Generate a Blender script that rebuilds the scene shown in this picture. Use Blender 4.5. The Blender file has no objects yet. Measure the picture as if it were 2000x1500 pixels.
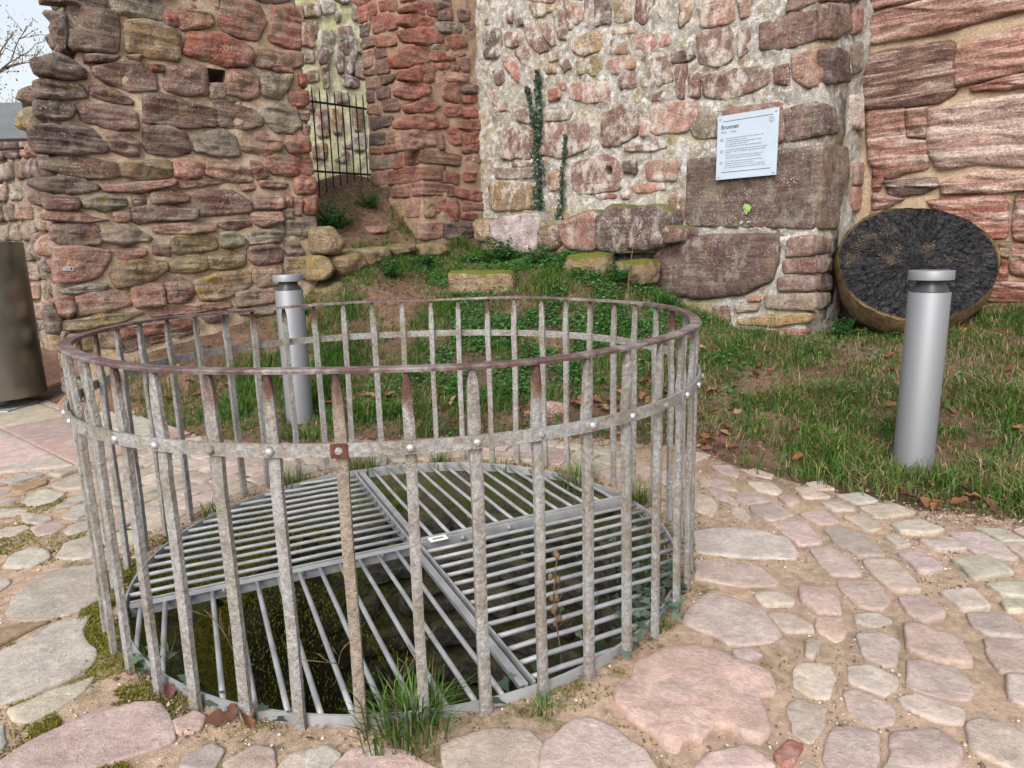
import bpy, bmesh, math, random
import numpy as np
from mathutils import Vector, Matrix

# ------------------------------------------------------------------ camera, sky, sun, exposure
scn = bpy.context.scene
COL = scn.collection
CAM_H, FOC, PITCH, ROLL = 1.32, 1316.85, 0.19962, 0.02399
cp, sp, cr, sr = math.cos(PITCH), math.sin(PITCH), math.cos(ROLL), math.sin(ROLL)
fw = Vector((0, cp, -sp)); up0 = Vector((0, sp, cp)); rt0 = Vector((1, 0, 0))
rt = cr * rt0 - sr * up0; up = sr * rt0 + cr * up0
cam = bpy.data.cameras.new('camera'); cam_o = bpy.data.objects.new('camera', cam); COL.objects.link(cam_o)
cam_o.matrix_world = Matrix(((rt.x, up.x, -fw.x, 0), (rt.y, up.y, -fw.y, 0), (rt.z, up.z, -fw.z, CAM_H), (0, 0, 0, 1)))
cam.sensor_width = 36; cam.lens = FOC / 2000 * 36; cam.clip_end = 2000; cam.clip_start = .05
scn.camera = cam_o

SUN_EL, SUN_AZ = math.radians(40), math.radians(-163)      # azimuth clockwise from +Y: behind the left shoulder
world = bpy.data.worlds.new('World'); scn.world = world; world.use_nodes = True
wn, wl = world.node_tree.nodes, world.node_tree.links
wn.clear()
sky = wn.new('ShaderNodeTexSky'); sky.sky_type = 'NISHITA'; sky.sun_disc = False
sky.sun_elevation = SUN_EL; sky.sun_rotation = SUN_AZ; sky.dust_density = 4.0; sky.air_density = 1.2
hs = wn.new('ShaderNodeHueSaturation'); hs.inputs['Saturation'].default_value = .38      # thin overcast
bg = wn.new('ShaderNodeBackground'); bg.inputs['Strength'].default_value = .15
wo = wn.new('ShaderNodeOutputWorld')
wl.new(sky.outputs[0], hs.inputs['Color']); wl.new(hs.outputs[0], bg.inputs[0]); wl.new(bg.outputs[0], wo.inputs[0])
sun = bpy.data.lights.new('sun', 'SUN'); sun.energy = 1.0; sun.angle = math.radians(30); sun.color = (1, .95, .87)
sun_o = bpy.data.objects.new('sun', sun); COL.objects.link(sun_o)
sd = Vector((math.sin(SUN_AZ) * math.cos(SUN_EL), math.cos(SUN_AZ) * math.cos(SUN_EL), math.sin(SUN_EL)))
sun_o.rotation_euler = sd.to_track_quat('Z', 'Y').to_euler()
scn.view_settings.view_transform = 'Standard'; scn.view_settings.look = 'None'
scn.view_settings.exposure = 0.80; scn.view_settings.gamma = 1
scn.view_settings.use_curve_mapping = False
scn.cycles.max_bounces = 6; scn.cycles.diffuse_bounces = 3; scn.cycles.glossy_bounces = 3
scn.cycles.transparent_max_bounces = 4; scn.cycles.use_denoising = True
scn.cycles.caustics_reflective = False; scn.cycles.caustics_refractive = False

# measured layout of the place, in metres (walls: along, up; in centimetres)
C_PT, PC_PT, EL_PT, BC_PT, D_PT, GE_PT = np.array([-0.3371, 8.8000, 0.0000]), np.array([-0.9995, 8.1823, 0.0000]), np.array([-3.6536, 5.7073, 0.0000]), np.array([2.6245, 5.8896, 0.0000]), np.array([3.3400, 6.6178, 0.0000]), np.array([-1.7229, 8.9580, 0.0000])
A_DIR, B_DIR = np.array([0.7314, 0.6820, 0.0000]), np.array([0.7133, -0.7009, -0.0000])
HOLE_A = (-3.256, -3.069, 2.793, 2.990, .35)
BHOLE = (1.986, 2.092)
PLATE = (-4.556, 1.234)
GPANEL = (-5.29, 7.50, 2.73)
STEPS = [(0.1, -2.109, 1.44, 0.16, 0.07), (0.3, -1.681, 1.44, 0.2, 0.06), (0.35, -1.87, 1.556, 0.18, 0.06), (0.55, -1.452, 1.621, 0.16, 0.05), (0.15, -1.475, 1.377, 0.16, 0.06), (0.05, -1.838, 1.298, 0.2, 0.06), (-0.1, -1.541, 1.261, 0.2, 0.06), (0.0, -2.179, 1.251, 0.14, 0.06), (0.25, -1.399, 1.552, 0.14, 0.05)]
TANG, TORG = -0.6839, (-4.083, 5.209)
BD = [(-9.439, 9.5), (-5.513, 6.719), (-4.314, 6.133), (-3.191, 5.555), (-2.344, 4.877), (-1.903, 4.624), (-1.104, 4.634), (-0.373, 4.623), (0.701, 4.505), (1.219, 4.198), (1.456, 3.68), (1.826, 3.369), (2.109, 3.091), (2.379, 2.951), (2.75, 2.594)]
CTRL = np.array([(-9.439, 9.5, 0.0), (-5.513, 6.719, 0.0), (-4.314, 6.133, 0.0), (-3.191, 5.555, 0.0), (-2.344, 4.877, 0.0), (-1.903, 4.624, 0.0), (-1.104, 4.634, 0.0), (-0.373, 4.623, 0.0), (0.701, 4.505, 0.0), (1.219, 4.198, 0.0), (1.456, 3.68, 0.0), (1.826, 3.369, 0.0), (2.109, 3.091, 0.0), (2.379, 2.951, 0.0), (2.75, 2.594, 0.0), (-3.762, 5.606, 0.08), (-3.408, 5.937, 0.435), (-2.913, 6.398, 0.57), (-2.541, 6.745, 0.696), (-2.13, 7.128, 0.836), (1.545, 6.95, 0.761), (2.184, 6.323, 0.529), (2.686, 5.829, 0.507), (3.277, 6.68, 0.461), (3.634, 6.329, 0.532), (4.288, 5.686, 0.761), (-1.876, 7.023, 0.969), (-1.602, 7.279, 1.164), (-0.209, 8.254, 1.226), (0.59, 7.468, 1.189), (1.21, 6.859, 1.108), (-1.188, 7.802, 1.226), (-0.813, 8.151, 1.272), (-1.653, 5.076, 0.05), (2.265, 3.638, 0.04), (-1.918, 7.668, 1.525), (-1.849, 8.348, 1.866), (-2.136, 8.572, 2.069), (-1.814, 8.873, 2.21), (-2.301, 9.02, 2.267), (-6.0, -3.0, 0.0), (-6.0, -1.5, 0.0), (-6.0, 0.0, 0.0), (-6.0, 1.5, 0.0), (-4.5, -3.0, 0.0), (-4.5, -1.5, 0.0), (-4.5, 0.0, 0.0), (-4.5, 1.5, 0.0), (-3.0, -3.0, 0.0), (-3.0, -1.5, 0.0), (-3.0, 0.0, 0.0), (-3.0, 1.5, 0.0), (-1.5, -3.0, 0.0), (-1.5, -1.5, 0.0), (-1.5, 0.0, 0.0), (-1.5, 1.5, 0.0), (0.0, -3.0, 0.0), (0.0, -1.5, 0.0), (0.0, 0.0, 0.0), (0.0, 1.5, 0.0), (1.5, -3.0, 0.0), (1.5, -1.5, 0.0), (1.5, 0.0, 0.0), (1.5, 1.5, 0.0), (3.0, -3.0, 0.0), (3.0, -1.5, 0.0), (3.0, 0.0, 0.0), (3.0, 1.5, 0.0), (4.5, -3.0, 0.0), (4.5, -1.5, 0.0), (4.5, 0.0, 0.0), (4.5, 1.5, 0.0), (6.0, -3.0, 0.0), (6.0, -1.5, 0.0), (6.0, 0.0, 0.0), (6.0, 1.5, 0.0), (-5.5, 5.5, 0.0), (-4.6, 6.0, 0.0), (-5.0, 7.5, 0.0), (-1.5, 3.9, 0.0), (0.5, 3.9, 0.0), (-0.4, 4.3, 0.0), (1.2, 3.5, 0.0), (5.0, 3.2, 0.15), (5.2, 5.0, 0.75), (5.2, 6.5, 0.9), (-2.5, 3.5, 0.0), (-3.5, 4.2, 0.0)])
STONES={
'A':"""p -428,329 -392,331 -397,299 -431,296|g -397,340 -363,347 -356,343 -358,332 -374,331 -394,329 -397,335|y -388,325 -370,329 -345,325 -348,300 -370,300 -389,302|r -355,341 -346,338 -346,330 -355,328|k -345,342 -338,345 -316,345 -315,336 -322,332 -343,327 -344,333|k -345,356 -308,367 -308,348 -316,346 -338,349|r -304,362 -270,362 -263,348 -275,330 -307,331 -310,338 -306,352|r -257,362 -239,367 -229,363 -230,330 -243,329 -263,333 -256,353|p -299,377 -235,390 -239,371 -255,366 -271,366|r -339,326 -309,329 -281,323 -281,312 -287,305 -305,303 -342,306|k -279,323 -229,327 -230,313 -279,305|d -457,285 -440,291 -423,283 -423,276 -434,273 -455,275|p -420,294 -396,297 -401,292 -420,288|r -389,298 -378,300 -382,295|p -416,285 -396,292 -382,294 -369,286 -369,274 -387,270 -406,274 -415,279|r -373,293 -362,294 -362,290 -371,289|p -361,293 -325,300 -326,275 -345,273 -362,274 -363,284|g -323,285 -309,286 -311,275 -324,273|k -304,300 -278,299 -277,281 -289,276 -308,278 -306,291|g -274,301 -254,302 -242,304 -246,294 -256,280 -275,282|r -261,307 -243,310 -242,305 -257,304|r -235,308 -227,306 -228,295 -235,297|d -458,270 -426,270 -424,261 -440,257 -458,257|p -420,270 -406,270 -390,263 -390,259 -407,260 -421,263|d -459,254 -442,254 -434,251 -437,244 -448,239 -460,243|p -432,255 -408,256 -389,254 -388,239 -404,238 -416,239 -429,243|p -381,270 -368,272 -345,266 -320,264 -322,248 -349,245 -383,245 -382,257|p -323,271 -294,274 -275,259 -278,253 -293,249 -318,249 -319,264|g -274,269 -257,275 -241,273 -237,257 -248,249 -264,249 -274,259|r -247,288 -228,291 -228,279 -239,275 -247,280|r -237,270 -228,272 -229,264 -235,264|r -234,257 -228,257 -230,248 -234,249|d -465,235 -440,238 -424,236 -414,226 -415,218 -443,216 -464,215 -467,224|p -411,232 -395,233 -389,229 -391,217 -400,217 -412,221|p -383,242 -361,244 -349,239 -347,223 -364,220 -382,220 -385,228|g -342,236 -318,246 -305,241 -302,224 -322,222 -343,224|k -304,243 -278,246 -260,240 -260,232 -279,226 -297,228 -301,235|r -255,246 -230,247 -229,233 -250,230 -254,237|p -461,210 -440,214 -407,210 -405,200 -415,197 -445,199 -461,203|y -405,211 -366,215 -365,201 -387,198 -405,200|k -363,214 -349,218 -336,214 -338,204 -353,200 -363,202|k -334,219 -319,220 -294,211 -293,200 -316,200 -336,205|r -292,219 -286,219 -276,207 -288,203 -291,211|r -275,225 -251,227 -229,226 -228,211 -252,208 -270,209 -276,215|d -471,195 -440,197 -426,192 -424,188 -442,184 -465,186 -472,190|k -422,191 -394,195 -363,199 -364,194 -391,187 -419,186|k -361,198 -321,201 -321,198 -358,191|k -303,197 -290,197 -291,193 -302,192|r -285,202 -257,201 -259,195 -284,195|r -248,206 -226,207 -228,191 -249,190|p -464,181 -442,181 -441,172 -463,171|g -438,179 -422,184 -406,181 -406,175 -424,171 -437,173|p -399,183 -389,184 -390,176 -399,176|p -385,187 -362,189 -352,185 -354,180 -383,177|p -349,187 -317,192 -297,182 -296,172 -324,169 -348,167|k -294,188 -263,188 -262,176 -292,174|r -262,191 -253,188 -254,178 -261,178|r -241,188 -226,189 -228,171 -241,171|r -252,186 -243,185 -245,170 -253,170|p -402,174 -379,177 -348,174 -349,164 -377,163 -396,160 -401,163|k -466,169 -450,171 -434,166 -420,163 -438,160 -465,163|k -416,169 -404,171 -404,163 -415,162|k -297,171 -267,172 -265,163 -287,158 -295,163|p -263,174 -255,175 -254,166 -262,166|k -387,159 -356,161 -331,161 -333,154 -360,151 -384,152|p -327,162 -302,166 -298,159 -318,155 -327,157|p -461,159 -430,159 -429,147 -431,143 -452,143 -461,148|g -429,152 -409,160 -389,149 -391,145 -414,143 -426,146|g -330,151 -315,153 -305,146 -308,140 -327,139|g -301,153 -275,156 -266,153 -269,143 -301,141|g -263,164 -232,167 -229,158 -245,146 -260,144|y -372,149 -348,151 -333,148 -332,137 -367,133 -373,136|p -390,141 -374,141 -375,132 -389,134|d -444,331 -424,342 -402,344 -402,330 -418,329 -427,330 -444,328|p -395,356 -361,365 -348,358 -350,352 -362,349 -394,343|k -345,371 -304,382 -306,369 -345,359|d -445,321 -431,322 -434,296 -440,293 -439,313|k -462,140 -443,141 -424,137 -424,129 -431,120 -436,115 -456,113 -465,113|k -421,139 -396,139 -394,134 -402,130 -418,131|y -376,127 -361,131 -343,129 -344,118 -361,117 -376,118|y -341,131 -320,135 -307,132 -309,119 -330,119 -341,120|p -303,138 -277,140 -269,136 -270,123 -296,121 -303,127|p -264,142 -251,142 -246,132 -252,128 -264,129|y -425,124 -403,129 -380,127 -379,120 -391,111 -420,106 -423,113|p -381,109 -369,112 -359,105 -357,97 -367,90 -382,91|y -356,109 -333,115 -304,115 -303,100 -333,90 -352,90 -356,101|k -301,119 -271,121 -273,102 -297,99 -301,108|y -267,127 -232,127 -229,116 -241,106 -262,106 -268,117|g -460,107 -439,111 -428,109 -432,104 -451,103 -459,104|k -411,106 -391,108 -384,105 -385,89 -398,88 -408,88|k -453,100 -430,104 -412,103 -411,91 -428,87 -451,84 -453,93|k -319,96 -281,98 -280,83 -300,81 -319,81|y -466,81 -435,83 -408,84 -403,82 -423,76 -449,72 -466,73|k -400,84 -379,87 -326,88 -325,82 -350,80 -395,78|r -432,68 -395,75 -361,76 -360,68 -397,62 -424,61|r -466,100 -455,100 -454,90 -460,83 -467,87|p -353,79 -329,79 -332,69 -348,69|k -319,79 -285,79 -283,72 -301,71 -318,74|y -446,68 -434,68 -426,60 -423,54 -443,56|p -422,57 -389,62 -358,65 -358,60 -397,55 -422,48|y -462,68 -447,69 -446,56 -462,53|d -470,97 -468,86 -466,83 -468,71 -476,73 -475,90""",
'E':"""d 44,334 -36,314 -33,307 6,308 48,318|p 8,309 -65,295 -67,285 -47,287 5,300|d 85,295 34,287 40,276 92,280|d 93,279 29,274 33,262 56,245 107,256|r 198,293 103,279 101,263 144,259 201,271|y 36,301 -57,285 -58,278 16,288|d 166,228 87,222 102,205 162,212|d 247,211 127,203 133,192 244,198|d 138,245 90,241 96,226 133,231|g 147,187 95,184 104,174 152,178|p 233,192 176,189 205,160 255,161|g 145,169 84,168 89,153 151,153|k -34,312 -73,304 -71,294 -33,303|g 204,264 133,255 136,247 184,251|g 253,233 178,227 191,210 261,216|d 171,68 100,74 105,62 172,55|g 174,53 90,61 66,52 149,40|d 182,33 79,45 81,26 181,11|g 134,120 72,124 76,111 90,97 146,96|g 158,93 86,96 92,79 158,72|g 151,143 66,142 75,125 141,122|d 249,161 145,159 155,144 243,145""",
'F':"""y -225,127 -199,131 -188,118 -195,107 -216,107 -224,116|y -245,128 -233,126 -227,114 -231,107 -247,104|t -209,100 -183,110 -174,110 -177,100 -202,91|y -239,94 -223,102 -212,94 -216,87 -237,86|t -239,154 -226,157 -211,140 -220,130 -237,131|t -195,134 -158,136 -157,123 -183,116 -189,122|t -174,116 -157,118 -156,109 -170,106|k -191,91 -166,102 -164,94 -181,85|y -155,117 -138,118 -138,108 -153,107|k -135,125 -121,122 -124,115 -136,116|t -154,134 -120,140 -118,131 -147,126|y -112,138 -79,138 -71,132 -82,123 -111,124|t -116,122 -95,122 -96,114 -115,115""",
'J':"""r 114,427 91,422 92,403 115,408|r 89,423 71,422 69,407 88,404|d 111,403 88,400 92,387 111,390|r 84,406 47,402 29,393 30,381 82,387|p 107,388 83,384 82,374 107,375|r 80,384 60,381 33,372 34,364 66,368 77,371|k 109,374 84,371 86,352 108,353|p 81,370 60,366 56,357 80,358|p 80,356 52,355 54,338 80,341|p 110,351 83,348 84,342 107,345|k 105,343 75,338 76,325 105,329|p 71,338 40,335 45,327 70,327|p 105,326 88,325 89,312 105,314|p 82,328 52,323 55,310 81,313|k 105,311 76,307 76,295 107,300|p 71,310 43,308 33,300 35,293 70,297|d 101,295 50,290 51,279 99,280|d 103,276 69,273 70,260 105,262|k 65,272 46,273 46,258 66,259|r 105,259 78,256 79,249 104,251|r 74,256 43,254 45,248 73,249|g 107,248 56,245 58,230 109,233|r 52,244 33,245 35,229 55,229|b 29,246 2,247 3,230 31,231|r 66,227 2,227 3,211 68,211|k 105,230 72,228 75,212 103,215|r 18,210 3,210 5,194 19,195|r 64,208 22,207 24,194 62,196|d 111,212 68,209 70,194 109,194|y 86,191 40,190 39,170 84,172|p 109,192 89,192 90,182 111,182|k 34,192 5,192 7,170 35,171|r 58,162 30,163 31,149 55,152|t 21,165 8,164 10,144 21,145|r 65,419 35,415 28,405 32,400 63,407|r 110,443 69,434 70,424 89,425 112,430|r 25,417 0,411 1,404 22,406|r 138,451 88,438 88,423 109,424 129,435""",
'P':"""r -109,392 -71,406 -57,400 -60,392 -91,391 -105,388|r -109,384 -91,389 -65,389 -64,381 -94,375 -110,376|r -111,369 -71,379 -50,374 -54,366 -74,361 -104,359|r -125,339 -98,356 -67,355 -72,342 -118,329|r -112,326 -75,340 -51,337 -54,326 -86,319 -112,318|r -119,308 -91,318 -71,316 -75,306 -106,299 -117,301|r -109,291 -75,302 -58,297 -71,290 -102,284|r -121,275 -95,283 -51,284 -49,273 -84,268 -120,266|k -118,263 -72,268 -68,252 -89,248 -117,242 -119,250|b -90,247 -31,244 -33,230 -91,231|b -90,227 -61,227 -62,212 -91,212|b -58,224 -35,222 -36,209 -59,210|b -91,209 -42,207 -44,194 -92,194|r -41,204 8,201 8,189 -40,194|t -87,191 -74,191 -75,172 -87,171|r -72,190 -38,190 -38,167 -60,166 -72,178|b -31,189 8,188 6,178 -30,178|r -31,175 -8,175 -10,168 -31,168|k -93,162 -64,165 -65,145 -94,144|d -62,162 -10,165 -11,146 -61,144|w -67,362 -58,363 -59,359 -67,358|r -69,352 -50,356 -50,348 -68,345|r -64,342 -43,344 -46,339 -61,337|k -50,333 -17,336 -19,328 -50,325|r -49,373 -18,380 -15,369 -45,359|k -40,359 -18,361 -19,357 -40,355|r -48,352 -35,353 -36,349 -47,349|p -27,352 -14,356 -13,341 -25,340|p -40,348 -29,346 -30,340 -39,340|r -54,320 -31,325 -29,316 -32,304 -55,305|p -27,323 1,327 3,318 -26,315|r -24,311 -2,315 -3,307 -23,304|r -53,297 -30,301 -28,289 -51,286|r -25,297 3,304 5,292 -25,287|r -32,283 5,288 7,276 -31,273|r -53,269 -34,275 -29,255 -48,256|r -26,269 4,274 5,262 -24,256|p -63,262 -57,263 -56,248 -62,249|r -31,251 1,260 3,250 -27,246|k -25,242 -3,245 3,238 -24,234|r -27,224 -9,225 -10,214 -26,214|p -56,397 -38,407 -37,393 -55,390|g -60,386 -28,393 -23,383 -54,377|p -64,409 -39,420 -37,409 -57,401|p -27,406 -11,411 -11,398 -25,395|p -17,393 -1,396 -2,386 -17,382""",
'B':"""d 16,387 25,388 42,381 43,352 14,354|p 16,397 28,396 28,389 18,391|p 53,400 62,397 61,384 54,386|d 64,387 84,382 84,378 69,378|p 50,376 69,372 68,358 49,361|p 82,380 95,378 100,363 115,344 102,344 87,357 81,369|p 105,374 115,372 123,360 127,347 120,347 110,359|p 123,379 137,379 142,363 142,348 132,353 125,368|p 137,392 147,390 151,359 144,359|p 167,383 172,382 170,360 166,362|d 179,382 198,377 199,353 180,354|y 205,367 212,372 222,369 225,352 223,348 205,352|p 232,368 252,364 248,352 240,342 229,348|w 254,351 257,361 265,359 260,341|k 301,346 316,348 332,344 334,325 326,323 303,325|t 279,355 293,352 289,334 278,331|p 64,351 77,359 89,348 90,330 79,336|k 47,347 60,345 73,326 70,317 62,324 49,339|t 151,347 178,348 189,339 187,328 165,329 151,335|t 198,336 217,336 223,326 219,319 200,324|k 227,334 267,327 269,318 251,315 231,321|d 271,310 288,309 295,302 290,300 272,301|y 154,325 183,324 188,312 183,306 158,312|k 196,317 217,318 231,314 231,304 204,304|p 237,313 264,312 273,285 261,283 237,285|p 131,331 141,329 148,319 139,317 132,324|t 110,328 127,326 129,317 112,320|k 144,303 196,298 200,286 189,278 146,287|p 211,298 229,301 233,290 227,285 213,288|p 277,296 288,296 286,268 278,269|p 298,322 330,318 333,292 318,289 301,294|p 290,285 300,286 302,267 291,267|p 303,284 358,282 366,274 368,267 352,261 329,259 307,266|p 250,275 261,278 273,273 263,269 250,270|p 188,267 209,269 213,271 236,272 236,255 232,241 209,234 189,234|k 250,266 300,262 301,247 290,238 250,238|p 66,288 88,287 93,275 85,272 66,277|g 111,281 151,276 146,267 111,270|p 46,264 60,271 74,261 76,236 39,236 42,251|p 87,266 126,267 171,261 171,233 136,229 89,238|p 79,258 85,255 86,233 78,233|p 218,230 264,232 266,225 247,223 220,226|p 148,221 194,227 212,215 212,189 160,187 150,197|d 216,216 231,216 231,204 218,206|k 243,212 276,213 280,205 278,192 247,195|y 14,210 55,210 102,201 99,176 19,177|g 27,228 92,223 91,211 29,215|k 110,213 140,213 138,196 112,196|r 181,186 205,185 206,181 183,181|k 22,316 33,316 50,292 38,292 24,306|t 88,397 113,390 123,381 98,380|g 293,241 302,252 325,250 325,239 319,228 298,231|p 271,178 288,179 289,154 276,157|r 115,302 130,301 133,292 116,291|r 132,306 140,306 139,299 133,299|y 115,341 126,341 128,333 117,332|k 149,383 160,381 163,365 153,362|k 200,345 225,342 231,336 204,340|p 28,338 43,337 48,323 34,321|k 88,404 128,396 123,389 93,398|p 154,388 165,385 164,382 155,384|k 335,343 348,341 347,325 339,325|p 336,315 348,314 348,297 339,292|k 236,252 248,250 247,239 238,238|p 56,230 89,229 90,224 59,226|k 227,191 263,191 265,185 231,184|p 214,187 225,186 224,179 215,179""",
'L':"""t 22,165 45,165 45,143 24,142|w 49,164 121,171 124,154 120,128 96,126 54,143|p 128,152 153,154 155,135 147,130 127,131|k 158,158 204,168 205,128 169,130 160,140|d 206,159 223,170 242,168 246,129 234,125 206,129|d 248,154 256,167 277,167 286,159 283,132 264,128 246,129|p 287,148 303,144 300,135 288,135""",
'Q':"""p 357,316 379,317 411,318 412,293 394,292 377,291 358,295|k 386,284 412,287 413,267 410,257 402,256 389,265|p 371,278 384,279 386,261 373,265|p 383,243 411,245 413,217 385,215|d 292,211 356,209 411,210 414,142 364,145 291,149 291,188|p 326,251 380,249 383,216 326,215|p 381,333 410,332 411,320 390,319 379,319""",
'S':"""p -9,316 36,324 44,306 18,294 -3,292|d -5,284 43,290 56,267 2,257|d -5,242 24,241 32,222 -4,217|p -5,209 59,213 70,183 52,163 48,142 3,142|k 80,201 108,202 113,182 86,182|k 80,179 136,180 141,160 89,158|w 63,257 85,260 96,231 68,232|k 52,326 70,330 75,312 52,305|p -11,325 65,343 67,334 -6,318|g 54,297 77,303 80,279 63,275""",
'U':"""d 267,125 286,137 325,140 387,139 389,117 384,97 360,85 310,78 269,85|p 396,135 417,136 418,120 395,118|p 393,116 419,117 421,105 394,104|p 389,101 420,103 422,90 390,88|g 377,84 399,87 421,88 423,80 422,73 380,73|p 328,73 344,74 346,58 328,56|g 350,74 374,78 372,70 353,68|y 353,62 384,68 419,71 419,63 388,57 353,57|t 283,76 321,75 326,61 315,56 286,57|k 318,52 371,54 371,48 333,43|r 373,52 417,57 415,50 375,44|k 360,83 374,84 375,79 362,78""",
'V':"""p -1,135 33,133 35,121 4,120|p 7,116 42,115 41,104 9,104|g 12,86 40,85 44,76 18,71|d 8,101 42,100 44,87 12,88""",
'D':"""k -6,331 12,331 64,332 121,332 124,307 54,304 0,305 -5,318|p -7,297 28,297 66,295 71,253 58,247 0,249 -6,272 -6,284|k 69,286 80,290 124,298 128,263 83,259 72,257 70,272|r 83,256 128,260 130,249 84,251|m 52,242 84,243 130,243 136,185 96,193 65,191 56,205|k 1,247 33,245 34,236 35,219 53,216 56,193 23,187 8,201|k 34,245 51,243 52,219 37,223|d 22,184 62,184 65,176 52,171 29,169|k 68,179 90,186 137,183 138,168 104,168 69,169|r 11,196 21,193 18,177 13,177|r 58,164 79,165 111,165 117,157 118,131 99,130 74,148 60,161|r 122,164 139,164 143,126 124,129|k 13,173 39,167 25,161 14,159|k -8,353 50,350 119,350 120,336 64,335 12,334 -5,334|t 110,127 122,126 121,115 111,118|k 123,124 143,123 145,98 125,101|r 104,112 121,111 122,95 103,95|k 11,156 23,158 23,116 14,116|r 14,113 44,113 46,85 17,84|r 45,124 96,123 102,86 49,85|r 106,92 146,94 148,79 108,77""",
'C':"""w 36,477 55,482 57,468 38,462|t 9,467 32,474 31,458 8,452|y 57,467 64,469 64,458 57,456|p 56,445 81,454 81,438 61,430|g 26,435 51,442 51,415 29,402|p 54,418 66,429 63,389 54,388|p 69,395 83,432 89,433 83,397 74,386|g -1,406 17,409 16,394 -1,391|y 27,389 39,395 39,365 29,361|t 1,380 22,385 22,370 2,365|p 62,385 88,381 85,371 64,370|k 14,330 33,334 33,297 14,295|g 49,359 66,362 65,347 49,345|p 76,339 90,343 88,311 76,310|k 55,289 69,293 68,283 55,282|t 5,283 27,287 25,265 6,264|y 39,335 55,334 53,303 39,302|g 84,483 96,487 96,467 86,463|t 7,447 25,448 22,426 6,421|w 70,300 96,305 92,282 71,281|p 37,278 62,278 58,263 38,261|k 0,349 14,350 12,332 0,330|t -12,463 6,467 4,440 -12,437|k -20,425 -1,431 -3,397 -21,392""",
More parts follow.
